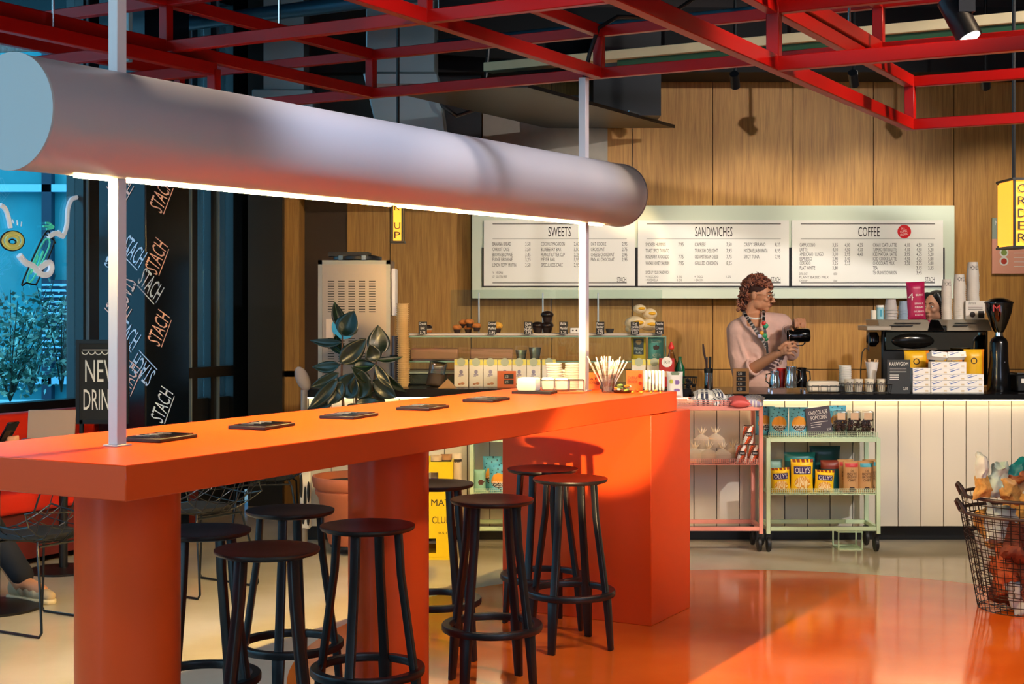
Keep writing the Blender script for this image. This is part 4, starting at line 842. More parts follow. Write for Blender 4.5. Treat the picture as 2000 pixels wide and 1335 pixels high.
for ci, (px, n) in enumerate([(1797, 4), (1833, 5), (1867, 5), (1901, 3)]):
    for i in range(n):
        l = onc(px, 9.62)+Vector((0, 0, i*.0412)); lab = 'white gum carton in the %s column, %s' % (col_n[ci], ['at the bottom', 'second from the bottom', 'third from the bottom', 'fourth from the bottom', 'on top'][i] if i < n-1 or n < 4 else 'topmost')
        if k == 0: gb.location = l; gb['label'] = lab
        else: copy_tree(gb, l, 0, lab, G)
        k += 1
copy_tree(gb, onc(1831, 9.62)+Vector((0, 0, .226)), None, 'tilted gum carton lying open on the second column', G, rot=(-.35, .1, .2)); copy_tree(gb, onc(1868, 9.62)+Vector((0, 0, .226)), None, 'tilted gum carton lying open on the third column', G, rot=(-.35, -.05, -.1))
# espresso machine
em = thing('espresso_machine', 'large steel espresso machine behind the gum cartons', 'coffee machine', (at(1826, 0, 9.95).x, 9.95, CT)); w2 = 104/F*9.95
tz_ = at(0, 627, 9.95).z-CT; bz = at(0, 640, 9.95).z-CT; mir = mat('mirror_back', '8a8074', .07, 1)
MB().box((0, .22, tz_/2), (w2*2, .44, tz_-.06)).build('housing', mat('machine_dark', '141414', .3), em, bevel=.01)
steel2 = mat('rail_steel', 'b5aa98', .35, .45)
MB().hexa([(-w2-.02, -.03, bz-.02), (w2*-.05, -.03, bz-.02), (w2*-.05, .35, bz), (-w2-.02, .35, bz), (-w2-.02, .02, tz_+.01), (-w2*.12, .02, tz_+.01), (-w2*.12, .38, tz_+.01), (-w2-.02, .38, tz_+.01)]).build('cup_rail', steel2, em, bevel=.003)
MB().hexa([(w2*.2, -.03, bz-.02), (w2+.02, -.03, bz-.02), (w2+.02, .35, bz), (w2*.2, .35, bz), (w2*.25, .02, tz_+.01), (w2+.01, .02, tz_+.01), (w2+.01, .38, tz_+.01), (w2*.25, .38, tz_+.01)]).build('cup_rail', steel2, em, bevel=.003)
MB().hexa([(-.06, -.035, bz-.02), (.06, -.035, bz-.02), (.06, .3, bz), (-.06, .3, bz), (-.03, .01, tz_+.01), (.03, .01, tz_+.01), (.03, .3, tz_), (-.03, .3, tz_)]).build('centre_crest', chrome, em, bevel=.002)
m = MB()
for x0_, x1_, z in ((-.28, -.1, tz_-.012), (-.32, -.16, tz_-.03), (.14, .28, tz_-.012), (.12, .22, tz_-.03)): m.box(((x0_+x1_)/2, -.022+(.03*(z-tz_+.03)/.05), z), (x1_-x0_, .012, .005))
m.build('rail_slot', black, em)
MB().box((0, -.012, bz-.09), (w2*1.9, .02, .13)).build('mirror_panel', mir, em, bevel=.005)
MB().ball((-.16, -.02, bz-.09), (.15, .03, .055), n=28).build('drum', mat('drum_dark', '22201e', .15, .6), em)
MB().box((-w2-.05, -.0, bz-.0), (.17, .26, .03)).build('side_shelf', steel2, em, bevel=.004); MB().bar((-w2-.115, -.1, bz-.16), (-w2-.115, -.1, bz-.01), .006, .006).build('shelf_bracket', black, em)
MB().lathe([(.02, 0), (.045, .03), (.045, .07), (.03, .1)], c=(-w2-.05, .05, bz-.13), n=20).build('group_head', blackg, em)
# yellow coffee bags modelled in place of their reflection in the machine back
G = 'yellow coffee bags modelled for their reflection in the espresso machine'
for i, (px, h_, w_, lab, tx, zz) in enumerate([(1790, .255, .17, 'reflected yellow coffee bag right of the KAUWGOM sign', 'PURA VIDA', 0), (1853, .25, .19, 'middle reflected yellow coffee bag behind the gum cartons', 'PURA VIDA', 0), (1902, .265, .14, 'right reflected yellow coffee bag reading VITA above the low cartons', 'VITA', 0)]):
    pouch('reflected_coffee_bag', BASEP(px, 9.78, CT, h_+.02), w_, h_+.02, .07, [mat('bag_yellow', 'f0b81a', .4), mat('bag_brown', '7a3b1a', .5), ink, mat('bag_orange', 'e88a1e', .4)], lambda u, v, i=i: (1 if i == 1 and v > .88 and .2 < u < .9 else (3 if u > .86 else 0)), [(tx, 0, .015 if i < 2 else -.06, .02, w_*.62, 2), ('O', -.01, .065, .045, .045, 2)], lab, 'bag', G, n=(20, 24))
# on the machine
mz = tz_+CT+.011
def omc(px, Y=10.1): return Vector((at(px, 0, Y).x, Y, mz))
pouch('pink_coffee_bag', FMp(omc(1789, 10.05)+Vector((0, 0, .132)), roll=.04), .13, .264, .07, [mat('magenta_bag', 'b3184f', .4), white], lambda u, v: 0, [('4', -.042, .03, .05, .03, 1), ('SINGLE', .01, -.02, .013, .06, 1), ('ORIGIN', .01, -.045, .013, .06, 1), ('100% ARABICA', .01, -.075, .012, .075, 1), ('ROASTED', .01, -.1, .01, .06, 1), ('BEANS', .015, .04, .014, .05, 1)], 'magenta coffee bag standing on the espresso machine', 'bag', n=(20, 30))
o = thing('jar', 'pale blue striped jar on the machine left end', 'jar', omc(1719)); MB().lathe([(.024, 0), (.025, .005), (.025, .085)], n=20).build('jar_body', mat('jar_blue', '9fd0dc', .4), o); MB().lathe([(.027, .085), (.027, .1)], n=20).build('lid', white, o); MB().box((0, -.0252, .045), (.014, .002, .05)).build('label_strip', mat('jar_stripe', '3a9cb8', .5), o)
tag(MB().lathe([(.018, 0), (.02, .065), (.018, .065), (.016, .003)], n=20).build('small_cup', cupm), 'small pale cup at the far left on the machine shelf', 'cup').location = omc(1706)
def cupstack(px, n, r0, r1, dz, h_, lab, grp, Y=10.08, cm=None, txt='', toplab=None):
    base = None; l0 = omc(px, Y)
    for i in range(n-1):
        l = l0+Vector((.0015*sin(i*.9), 0, i*dz))
        if base is None: base = papercup('paper_cup', l, lab, grp, r0, r1, h_, '', True, cm)
        else: copy_tree(base, l)
    papercup('paper_cup', l0+Vector((0, 0, (n-1)*dz)), toplab, grp, r0, r1, h_, txt, True, cm)
cupw = mat('cup_white', 'ddd3c6', .6)
cupstack(1740, 4, .034, .044, .022, .075, 'grey white paper cup in the low stack on the machine', 'low grey cup stack on the machine', cm=mat('cup_grey', 'b9b2ae', .6), toplab='topmost cup of the low grey white stack on the machine')
cupstack(1765, 4, .029, .038, .02, .07, 'pale blue paper cup in the low stack beside the magenta bag', 'low blue cup stack on the machine', cm=mat('cup_blue', '8c9fb4', .6), toplab='topmost pale blue cup beside the magenta coffee bag')
cupstack(1849, 16, .028, .036, .0135, .08, 'small paper cup in the left tall stack on the machine', 'left tall cup stack on the machine', cm=cupw, txt='STACH', toplab='topmost cup of the left and lowest of the tall stacks')
cupstack(1874, 17, .032, .042, .0145, .085, 'paper cup in the middle tall stack on the machine', 'middle tall cup stack on the machine', cm=cupw, txt='STACH', toplab='topmost cup of the middle tall stack, with STACH upside down')
cupstack(1900, 22, .034, .044, .0145, .1, 'large paper cup in the right and tallest stack', 'tallest cup stack on the machine', Y=10.14, cm=cupw, txt='STACH', toplab='topmost cup of the tallest stack, with large lettering')
o = thing('leaflet_box', 'white printed box leaning before the tallest cup stack', 'box', omc(1904, 10.02)); MB().box((0, 0, .065), (.135, .02, .13)).build('box', mat('box_offwhite', 'e0d8cc', .6), o); t_ = MB(); t_.text('Prrrr', FM(-.02, -.0115, .115), .02, .05)
for i in range(3): t_.box((0, -.0112, .093-i*.01), (.1, .001, .003))
t_.cyl((-.02, -.0105, .035), (-.02, -.0125, .035), .02, n=20); t_.box((.04, -.0112, .035), (.04, .001, .05)); t_.build('print', ink, o, smooth=False)
# grinder
gr = thing('coffee_grinder', 'tall black coffee grinder with bean hopper at the right', 'grinder', onc(1951, 9.75)); k = 9.75/F
MB().lathe([(.075, 0), (.08, .02), (.075, .1), (.062, .2), (.06, .33), (.05, .355), (.025, .375)], n=32).build('body', blackg, gr); MB().lathe([(.028, .375), (.026, .4)], n=20).build('neck', chrome, gr)
MB().lathe([(.03, .4), (.05, .44), (.085, .54), (.092, .6), (.09, .6), (.083, .54), (.048, .44), (.028, .4)], n=32, cap=False).build('hopper', glass('hopper_glass', '9a8a80', .12), gr)
MB().lathe([(.028, .402), (.046, .44), (.082, .54), (.083, .565)], n=32).build('beans', mat('coffee_beans', '1d0f0a', .35, bump=1, bscale=150), gr); MB().lathe([(.098, .598), (.098, .606), (.06, .625), (.03, .635)], n=32).build('lid', blackg, gr)
MB().text('M', FM(-.045, -.088, .565), .045, .05).build('lettering', mat('deep_red', 'b51f1c', .5), gr, smooth=False); MB().ball((.02, -.058, .2), .006, n=10).build('button', chrome, gr)
o = thing('card_terminal', 'black tray with receipt printer at the right frame edge', 'printer', onc(2000, 9.75)); MB().box((0, 0, .06), (.16, .18, .12)).build('case', black, o, bevel=.01); MB().box((-.01, -.091, .075), (.08, .004, .03)).build('label', paperw, o); MB().box((.0, -.0, .125), (.14, .14, .008)).build('top_plate', chrome, o)

# ================= trolleys =================
def perf(mb, x0, x1, y, z0, z1, nx, nz, m=0):   # perforated strip: a lattice of bars
    for j in range(nz+1): z = z0+(z1-z0)*j/nz; mb.box(((x0+x1)/2, y, z), (x1-x0, .004, .0035), m)
    for i in range(nx+1): x = x0+(x1-x0)*i/nx; mb.box((x, y, (z0+z1)/2), (.0035, .0045, z1-z0), m)
def trolley(px0, px1, zt_, zm_, m_, lab, Yf=9.1, d_=.33, wheels=True):
    xa_, xb_ = at(px0, 0, Yf).x, at(px1, 0, Yf).x; w_ = xb_-xa_; o = thing('trolley', lab, 'trolley', ((xa_+xb_)/2, Yf+d_/2, 0)); tb = .026
    for sx_ in (-1, 1):
        for sy_ in (-1, 1): MB().box((sx_*(w_/2-tb/2), sy_*(d_/2-tb/2), (zt_+.115)/2), (tb, tb, zt_-.115)).build('post', m_, o, bevel=.002)
    for z in (zt_-tb/2, .148):
        m = MB()
        for sy_ in (-1, 1): m.box((0, sy_*(d_/2-tb/2), z), (w_-2*tb, tb-.001, tb))
        for sx_ in (-1, 1): m.box((sx_*(w_/2-tb/2), 0, z), (tb-.001, d_-2*tb, tb))
        m.build('rail_frame', m_, o, bevel=.002)
    for z in (zt_+.001, zm_):
        MB().box((0, 0, z+.002), (w_-.03, d_-.03, .003)).build('shelf', m_, o); m = MB(); nx = int((w_-.03)/.0125)
        perf(m, -w_/2+.016, w_/2-.016, -d_/2+.012, z, z+.036, nx, 3); perf(m, -w_/2+.016, w_/2-.016, d_/2-.012, z, z+.036, nx, 3); m.build('perforated_lip', m_, o, smooth=False)
    for sx_ in (-1, 1):
        for sy_ in (-1, 1):
            c_ = MB(); x, y = sx_*(w_/2-.02), sy_*(d_/2-.04); c_.cyl((x-.012, y, .048), (x+.012, y, .048), .048, n=24).build('wheel', mat('tyre', '111113', .5), o, bevel=.004); MB().box((x, y, .1), (.035, .03, .05)).build('castor_fork', black, o)
    return o, zt_, zm_
pk = trolley(1240, 1491, .925, .555, pinkm, 'pink metal trolley in front of the counter', 9.1)
mt = trolley(1497, 1720, .725, .365, mintm, 'mint green metal trolley in front of the counter', 9.1)
trolley(917, 1140, .725, .365, mintm, 'mint green trolley seen left of the orange end block', 9.1)
def shelf(px, Y, z, h_, **k): return FM(at(px, 0, Y).x, Y, z+h_/2, **k)
o = thing('wire_box', 'small mint wire box on the floor under the mint trolley', 'box', (at(1660, 0, 9.2).x, 9.27, 0)); m = MB(); a_, b_, c_ = .075, .08, .115
for x in (-a_, a_):
    for y in (-b_, b_): m.box((x, y, c_/2), (.008, .008, c_))
for z in (.004, c_): 
    for y in (-b_, b_): m.box((0, y, z), (2*a_, .008, .008))
    for x in (-a_, a_): m.box((x, 0, z), (.008, 2*b_, .008))
m.build('frame', mintm, o); MB().box((0, 0, .004), (2*a_-.01, 2*b_-.01, .003)).build('bottom', mintm, o); 
# pink trolley load
G = 'packets of chewing sweets on the pink trolley top'
pats = [white, mat('navy_print', '2a3450', .5), mat('pink_packet', 'e0605c', .5), mat('lilac_packet', 'a9a2cc', .5)]
for i, (px, Yy, z, wd, hh, b, yw, lab) in enumerate([(1372, 9.2, 0, .13, .09, 0, .1, 'white printed sachet pack at the left on the pink trolley'), (1374, 9.24, .035, .13, .08, 0, -.1, 'white sachet pack lying on top of the left one'), (1402, 9.18, 0, .1, .09, 0, .2, 'white sachet pack second from the left on the pink trolley'), (1425, 9.22, 0, .09, .09, 0, -.2, 'pale sachet pack beside the kraft stand on the pink trolley'), (1402, 9.26, .035, .09, .08, 0, .1, 'grey white sachet pack on top of the middle pair'), (1443, 9.14, 0, .13, .08, 2, .05, 'coral sachet pack at the front of the pink trolley'), (1471, 9.18, 0, .14, .12, 3, -.25, 'lilac spotted pack at the right end of the pink trolley')]):
    M = Matrix.Translation((at(px, 0, Yy).x, Yy, .945+z+.01)) @ Matrix.Rotation(yw, 4, 'Z') @ Matrix.Rotation(R(14), 4, 'X')
    pouch('sachet_pack', M, wd, hh+.05, .05, pats, lambda u, v, b=b: (1 if (int(v*9) % 2 == 0 and .15 < u < .85 and int(u*12) % 3) else 0) if b == 0 else (b if (int(u*12)+int(v*12)) % 2 or b == 2 else 0), (), lab, 'packet', G, n=(14, 14), seed=i)
cellm = glass('cellophane_thin', 'f8f5ee', .1, .2); wafm = mat('waffle', 'dcb07c', .7, bump=.5, bscale=120); raf = mat('raffia', 'f4e6c8', .7)
def wafflebag(px, z, Y, lab, s_=1.15, tip=0):
    o = thing('waffle_bag', lab, 'bag', (at(px, 0, Y).x, Y, z), tip, 'clear bags of round waffles on the pink trolley'); rnd = random.Random(px)
    m = MB()
    for i in range(6): MB().lathe([(.001, 0), (.044*s_, 0), (.046*s_, .004), (.044*s_, .008), (.001, .008)], c=(rnd.uniform(-.004, .004), rnd.uniform(-.004, .004), .004+i*.0095), n=24).build('waffle', wafm, o)
    MB().lathe([(.046*s_, 0), (.051*s_, .02), (.05*s_, .055), (.03*s_, .075), (.007, .09)], n=24, cap=False).build('cellophane', mat('crinkle_film', 'f6eedd', .3, alpha=.42, bump=1, bscale=60), o)
    t_ = MB()
    for k in range(10):
        a = k*.63; t_.add([(0, 0, .088), (.02*cos(a), .02*sin(a), .1), (.034*cos(a+.25), .034*sin(a+.25), .125+.01*(k % 3)), (.018*cos(a+.5), .018*sin(a+.5), .105)], [(0, 1, 2, 3)])
    t_.build('gathered_top', raf, o, smooth=False); MB().lathe([(.008, .086), (.008, .092)], n=10).build('tie', raf, o); return o
z5 = .5605
for px, z, Y, lab in [(1358, z5, 9.2, 'leftmost clear bag of waffles on the pink trolley shelf'), (1384, z5, 9.18, 'second clear bag of waffles from the left, front row'), (1411, z5, 9.18, 'third clear bag of waffles, with torn raffia top'), (1432, z5, 9.28, 'waffle bag behind the striped tins'), (1371, z5+.085, 9.26, 'waffle bag resting on the two left ones'), (1398, z5+.09, 9.26, 'topmost waffle bag with upright frilly cellophane')]: wafflebag(px, z, Y, lab)
def tin(px, z, lab, Y=9.17):
    o = thing('striped_tin', lab, 'tin', (at(px, 0, Y).x, Y, z), 0, 'orange striped tins on the pink trolley'); r_, h_, N = .036, .118, 36
    m = MB(); vs = []; fs = []; ms = []
    K = 24
    for j in range(K+1):
        for i in range(N): a = 2*pi*i/N; vs.append((r_*cos(a), r_*sin(a), .003+(h_-.006)*j/K))
    for j in range(K):
        for i in range(N):
            l = (i+1) % N; fs.append((j*N+i, j*N+l, (j+1)*N+l, (j+1)*N+i)); q = (i/N*4-j/K*1.1) % 1; ms.append(0 if q < .42 else (1 if q < .7 else 2))
    m.add(vs, fs, ms).build('tin_body', [white, mat('tin_orange', 'e0561e', .4), mat('tin_brown', '7a3a20', .4)], o)
    MB().lathe([(r_-.001, h_-.003), (r_+.001, h_), (r_-.002, h_+.001), (r_-.004, h_-.002)], n=N).build('metal_rim', chrome, o)
    MB().lathe([(r_+.001, 0), (r_-.001, .004)], n=N).build('metal_rim', chrome, o)
    b2 = MB().ball((0, -r_+.004, h_*.55), (.02, .006, .02), n=20).build('round_badge', ink, o); t_ = MB().text('BARU', FM(0, -r_-.0035, h_*.55), .012, .028); t_.build('lettering', white, b2, smooth=False)
tin(1448, z5, 'left lower orange striped tin on the pink trolley'); tin(1473, z5, 'right lower orange striped tin on the pink trolley'); tin(1461, z5+.12, 'upper orange striped tin standing on the other two')
# mint trolley load
zt_, zm_ = .7305, .3695
pmats = [sky_p, mat('popcorn_orange', 'e39b2c', .5), mat('popcorn_dark', '2a1c18', .5), white, mat('navy_blob', '2b5568', .5)]
def ppic(u, v):
    if blob(u, v, .5, .42, .4, .24): return 2 if v < .36 else 1
    if blob(u, v, .5, .55, .32, .14): return 1
    return 4 if (int(u*14)*7+int(v*22)*5) % 11 == 0 and (v > .68 or v < .14) else 0
G = 'blue caramel popcorn bags on the mint trolley'
def popbag(px, Y, z, lab, w_=.125, h_=.185, grp=G, **k): return pouch('popcorn_bag', shelf(px, Y, z, h_, **k), w_, h_, .05, pmats, ppic, [('POPCORN', 0, -.028, .022, w_*.6, 3), ('CARAMEL', 0, -.048, .012, w_*.5, 3)], lab, 'bag', grp, n=(28, 36), seed=px)
popbag(1494, 9.25, zt_, 'leftmost blue popcorn bag, cut by the pink trolley post'); popbag(1521, 9.18, zt_, 'blue popcorn bag left of centre beside the pink post'); popbag(1559, 9.18, zt_, 'blue popcorn bag just left of the CHOCOLADE POPCORN sign', yaw=.1); popbag(1634, 9.33, zt_, 'blue popcorn bag behind the CHOCOLADE POPCORN sign')
o = thing('sign_card', 'dark tilted CHOCOLADE POPCORN sign on the mint trolley', 'sign', (at(1601, 0, 9.13).x, 9.155, zt_+.1)); Mx = Matrix.Rotation(R(-8), 4, 'Y'); MB().box((0, 0, 0), (.155, .008, .175), M=Mx).build('card', mat('slate_card', '4a4652', .6), o); t_ = MB()
for s_, z, ww in (('CHOCOLADE', .055, .12), ('POPCORN', .022, .1)): t_.text(s_, Mx @ FM(0, -.006, z), .026, ww)
for i, (x, ww) in enumerate(((-.0, .11), (-.02, .07), (-.025, .06))): t_.box((x, -.005, -.008-i*.014), (ww, .001, .003), M=Mx)
t_.text('3,50', Mx @ FM(.055, -.006, -.06), .014, .026); t_.build('lettering', white, o, smooth=False); bpy.context.view_layer.update(); 
ball = mat('choc_ball', '3a1a12', .25)
for i, (px, lab) in enumerate([(1641, 'clear bag of chocolate balls right beside the slate sign'), (1667, 'middle clear bag of chocolate balls on the mint trolley'), (1693, 'clear bag of chocolate balls at the trolley right end')]):
    r2 = random.Random(px); root = thing('chocolate_bag', lab, 'bag', (at(px, 0, 9.22).x, 9.22, zt_), 0, 'clear bags of chocolate balls on the mint trolley'); bm_ = MB()
    for lay in range(7):
        for j in range(7):
            bm_.ball((r2.uniform(-.034, .034), r2.uniform(-.024, .024), .012+lay*.0145+r2.uniform(0, .004)), .0105, n=9)
    b2 = bm_.build('chocolate_balls', ball, root); b2['kind'] = 'stuff'
    MB().box((0, 0, .08), (.085, .06, .158)).build('cellophane', cellm, root, bevel=.012, seg=2); MB().box((0, -.0315, .125), (.05, .002, .045)).build('paper_label', mat('kraft_label', 'd9b795', .7), root)
G = 'yellow crisp bags in the front row of the mint trolley'
omats = [mat('crisp_yellow', 'f2c417', .35), mat('crisp_purple', '352a66', .4), white, mat('crisp_gold', 'd9901e', .5), mat('crisp_brown', '8a3a1c', .5), mat('crisp_pale', 'f0d8a0', .5)]
def opic(u, v):
    if .12 < u < .88 and .56 < v < .8: return 1
    if blob(u, v, .5, .3, .36, .2): return 3 if sin(u*97+v*211+int(u*20)*int(v*17)) > -.1 else 5
    if v > .9: return 4 if int(u*15) % 3 else 0
    return 0
for px, w_, h_, lab in [(1524, .125, .16, 'left OLLYS crisp bag on the mint trolley'), (1566, .145, .215, 'tall middle OLLYS crisp bag on the mint trolley'), (1610, .125, .145, 'right small OLLYS crisp bag on the mint trolley')]:
    pouch('crisp_bag', shelf(px, 9.17, zm_, h_, roll=R((px-1566)*-.08)), w_, h_, .06, omats, opic, [("OLLY'S", 0, h_*.18, h_*.17, w_*.66, 2), ('PRETZEL', 0, -h_*.4, .012, w_*.5, 4)], lab, 'bag', G, n=(28, 34), seed=px)
G = 'dark teal crisp bags behind the yellow ones'
tmats = [mat('teal_bag', '0e4a50', .3), mat('brown_red', '7a2c1c', .4), mat('teal_bright', '147a80', .35)]
for px, w_, h_, Y, lab in [(1562, .2, .25, 9.26, 'teal crisp bag rising behind the tall yellow bag'), (1611, .2, .285, 9.32, 'darker teal crisp bag, tallest at the back'), (1622, .13, .2, 9.25, 'dark bag with brown top behind the right yellow bag')]:
    pouch('teal_bag', shelf(px, Y, zm_, h_), w_, h_, .05, tmats, lambda u, v, px=px: (1 if px == 1622 and v > .7 else (2 if v > .8 and px == 1562 else 0)), (), lab, 'bag', G, seed=px)
pouch('teal_bag', shelf(1513, 9.3, zm_, .2), .1, .2, .04, [mat('mint_bag', '8fb8a8', .4)], lambda u, v: 0, (), 'small pale green bag behind the left yellow crisp bag', 'bag', None)
for i, (px, c_, lab) in enumerate([(1651, 'c03038', 'kraft bag with red band, left of the kraft row'), (1662, 'c03038', 'kraft bag with red band, in front of its twin'), (1691, '3a9cb0', 'kraft bag with blue band at the trolley right end'), (1700, '3a9cb0', 'kraft bag with blue band, rearmost at the right end')]):
    pouch('kraft_bag', shelf(px, 9.17+.08*(1-i % 2 if i < 2 else i % 2), zm_, .205, yaw=.08), .105, .205, .05, [kraft, mat('band'+c_, c_, .5), mat('brown_ink', '3f2415', .6)], lambda u, v: 1 if .82 < v < .93 and .1 < u < .9 else (2 if blob(u, v, .5, .12, .22, .08) else 0), [('DE', 0, .04, .014, .02, 2), ('BESTE', 0, .02, .016, .06, 2), ('BROOD', 0, .0, .016, .06, 2), ('CHIPS', 0, -.02, .016, .05, 2)], lab, 'bag', 'kraft bread chip bags on the mint trolley', n=(20, 26), seed=i)
pouch('mint_packet', shelf(936, 9.2, zm_, .145), .085, .145, .04, [mat('pale_mint_pk', '8cbfae', .4), mat('brown_print', '5b3228', .5), white], lambda u, v: 1 if blob(u, v, .65, .45, .25, .1) else 0, (), 'mint green packet on the left trolley shelf', 'bag')
popbag(974, 9.16, zm_, 'blue popcorn bag on the left trolley beside the end block', grp=None); popbag(962, 9.3, zm_, 'dark blue bag behind the popcorn bag on the left trolley', h_=.22, grp=None)
# ================= crates =================
ylm = mat('crate_yellow', 'f0cc0e', .45)
def crate(px1, z, Y, rows, lab, h_=.3, w_=.3):
    x1_ = at(px1, 0, Y).x; o = thing('bottle_crate', lab, 'crate', (x1_-w_/2, Y+.2, z), 0, 'yellow bottle crates stacked by the left trolley'); d_ = .36; t = .012; hx = .06
    m = MB()
    for sy_ in (-1, 1):
        y = sy_*(d_/2-t/2); hz0, hz1 = (.15, .235) if z > .1 else (.04, .13)
        m.box((0, y, (hz0)/2), (w_, t, hz0)); m.box((0, y, (hz1+h_)/2), (w_, t, h_-hz1)); [m.box((s*(w_/2+hx)/2, y, (hz0+hz1)/2), (w_/2-hx, t, hz1-hz0)) for s in (-1, 1)]
    for sx_ in (-1, 1): m.box((sx_*(w_/2-t/2), 0, h_/2), (t, d_-2*t, h_))
    m.box((0, 0, .006), (w_-2*t, d_-2*t, .012)); m.build('crate_shell', ylm, o)
    m = MB()
    for z_ in (.005, h_-.012): MB().box((0, -d_/2-.003, z_), (w_+.004, .006, .016)).build('rim_band', ylm, o); t_ = MB(); [t_.text(s, FM(x, -d_/2-.002, zz), hh, ww) for s, x, zz, hh, ww in rows]; t_.build('lettering', ink, o, smooth=False); return o
crate(880, 0, 8.82, [('CLUB', .09, .245, .042, .11), ('0,5 l', .1, .165, .014, .05)], 'lower yellow crate in the stack left of the trolley')
crate(884, .302, 8.82, [('MATE', .09, .05, .042, .145)], 'upper yellow crate reading MATE above the lower one')
crate(905, .302, 9.0+.2, [], 'yellow crate behind the upper one, peeking out right') if False else None
G = 'paper wrapped packs sticking out of the upper yellow crate'
for i in range(3):
    pouch('snack_pack', FM(at(852+i*19, 0, 8.95).x, 8.95+.05*i, .302+.012+.16), .07, .32, .04, [mat('wrap_mix%d' % i, ['cdb08c', 'a8794c', 'e0d0b8'][i], .5), mat('violet', '7a4c9c', .4), ink], lambda u, v, i=i: 1 if v < .55 and i == 0 else (2 if .85 < v < .9 else 0), [('Olli', 0, .11, .02, .05, 2)], ['leftmost wrapped pack in the upper yellow crate', 'middle wrapped pack in the upper yellow crate', 'rightmost wrapped pack in the upper yellow crate'][i], 'pack', G)
# ================= rubber plant =================
PY_ = 9.1; ptp = at(697, 0, PY_); pt = thing('potted_rubber_plant', 'rubber plant with dark glossy leaves in a terracotta pot', 'plant', (ptp.x, PY_, 0))
terr = mat('terracotta', 'b9694a', .6, bump=.1, var=.1, vscale=8)
pot = MB().lathe([(.17, .06), (.18, .07), (.245, .36), (.262, .38), (.262, .4), (.25, .405), (.275, .425), (.285, .475), (.28, .49), (.265, .49), (.25, .44)], n=48).build('pot', terr, pt, ang=50)
MB().lathe([(.001, .44), (.26, .445)], n=32, cap=False).build('soil', mat('soil', '17120f', .9, bump=1, bscale=40), pt)
m = MB(); [m.cyl((.13*cos(a), .13*sin(a), 0), (.13*cos(a), .13*sin(a), .06), .025, n=12) for a in (0, 1.57, 3.14, 4.71)]; m.lathe([(.17, .045), (.17, .06)], n=24).build('plant_roller', black, pt)
def lp(px, py, dy=0): q = at(px, py, PY_+dy); return q-pt.location
stem = mat('plant_stem', '4a2c1a', .6)
for pts in ([(692, 905), (672, 820), (667, 740), (669, 640)], [(702, 905), (722, 820), (730, 750), (737, 690)], [(698, 905), (700, 830), (695, 770)]): MB().tube([lp(*q) for q in pts], [.012, .01, .008, .004][:len(pts)], 8).build('stem', stem, pt)
lfm = mat('rubber_leaf', '0d1f17', .28, coat=.1, var=.3, vscale=4); rib = mat('leaf_rib', '4a6b3c', .4)
leaves = [(668, 640, 653, 588, 20, .05), (667, 655, 692, 606, 36, -.08), (740, 692, 738, 634, 34, -.02), (667, 668, 605, 664, 13, 0), (668, 690, 638, 662, 10, .05), (664, 708, 716, 660, 30, -.06), (664, 712, 610, 716, 18, -.02), (735, 706, 722, 672, 26, -.1), (662, 728, 606, 756, 18, -.08), (660, 738, 603, 798, 20, -.12), (668, 775, 690, 728, 42, -.12), (700, 778, 708, 722, 36, -.14), (690, 714, 732, 712, 22, -.1), (733, 712, 764, 758, 16, -.1), (735, 722, 793, 765, 15, -.05), (728, 742, 774, 776, 26, -.1), (735, 702, 787, 696, 10, .02), (652, 775, 600, 800, 22, -.05), (695, 788, 738, 782, 22, -.1), (725, 745, 686, 716, 18, -.15), (668, 745, 640, 790, 26, -.1), (722, 765, 752, 800, 24, -.06), (700, 790, 672, 812, 22, -.08), (667, 690, 655, 652, 16, .08)]
r2 = random.Random(2)
for (bx, by, tx_, ty, wpx, dy) in leaves:
    b_, e = lp(bx, by, dy*.3), lp(tx_, ty, dy+.06); ax = (e-b_); L = ax.length; ax.normalize(); side = ax.cross(Vector((r2.uniform(-.35, .35), -1, r2.uniform(-.1, .5)))).normalized(); nrm = side.cross(ax); w_ = wpx*1.35/F*PY_/2; m = MB(); vs = []; fs = []; NN = 12; cc = 7
    for j in range(NN+1):
        t = j/NN; wj = w_*max(.02, sin(pi*min(1, t*1.02)**.85))**.8 if j < NN else .0005; sag = -.05*sin(pi*t)*L
        for i in range(cc): u = (i-(cc-1)/2)/((cc-1)/2); vs.append(b_+ax*(L*t)+side*(u*wj)+nrm*(.22*wj*(1-abs(u))*-1+.02*abs(u)*wj)+Vector((0, 0, sag)))
    for j in range(NN):
        for i in range(cc-1): a = j*cc+i; fs.append((a, a+1, a+cc+1, a+cc))
    m.add(vs, fs, 0); mid = [vs[j*cc+3]-nrm*.0*w_ for j in range(NN+1)]; lf = m.build('leaf', lfm, pt, ang=80); mod = lf.modifiers.new('t', 'SOLIDIFY'); mod.thickness = .0015
    MB().tube(mid, .0016, 5).build('midrib', rib, lf)
# cow patterned standee left of the counter and grey cloth
o = thing('drip_stand', 'tall white stand with black drip pattern left of the plant', 'stand', (at(597, 0, 9.3).x, 9.3, 0)); MB().cyl((-.01, 0, 0), (-.01, 0, 1.02), .022, n=14).build('pole', mat('pole_grey', '8d8686', .5), o); MB().box((0, 0, .32), (.07, .05, .4)).build('lower_panel', paperw, o, bevel=.01); m = MB(); [m.ball((x, -.027, z), (.01, .004, l), n=10) for x, z, l in ((-.025, .4, .08), (.0, .3, .1), (.022, .36, .07), (-.012, .2, .05), (.02, .2, .06))]; m.build('drips', black, o)
MB().ball((0, 0, 0), (.045, .03, .085), n=14, M=Matrix.Translation((-.02, 0, 1.09)) @ Matrix.Rotation(-.4, 4, 'Y')).build('cloth_head', mat('grey_cloth', '8c8488', .8, bump=.6, bscale=25), o)
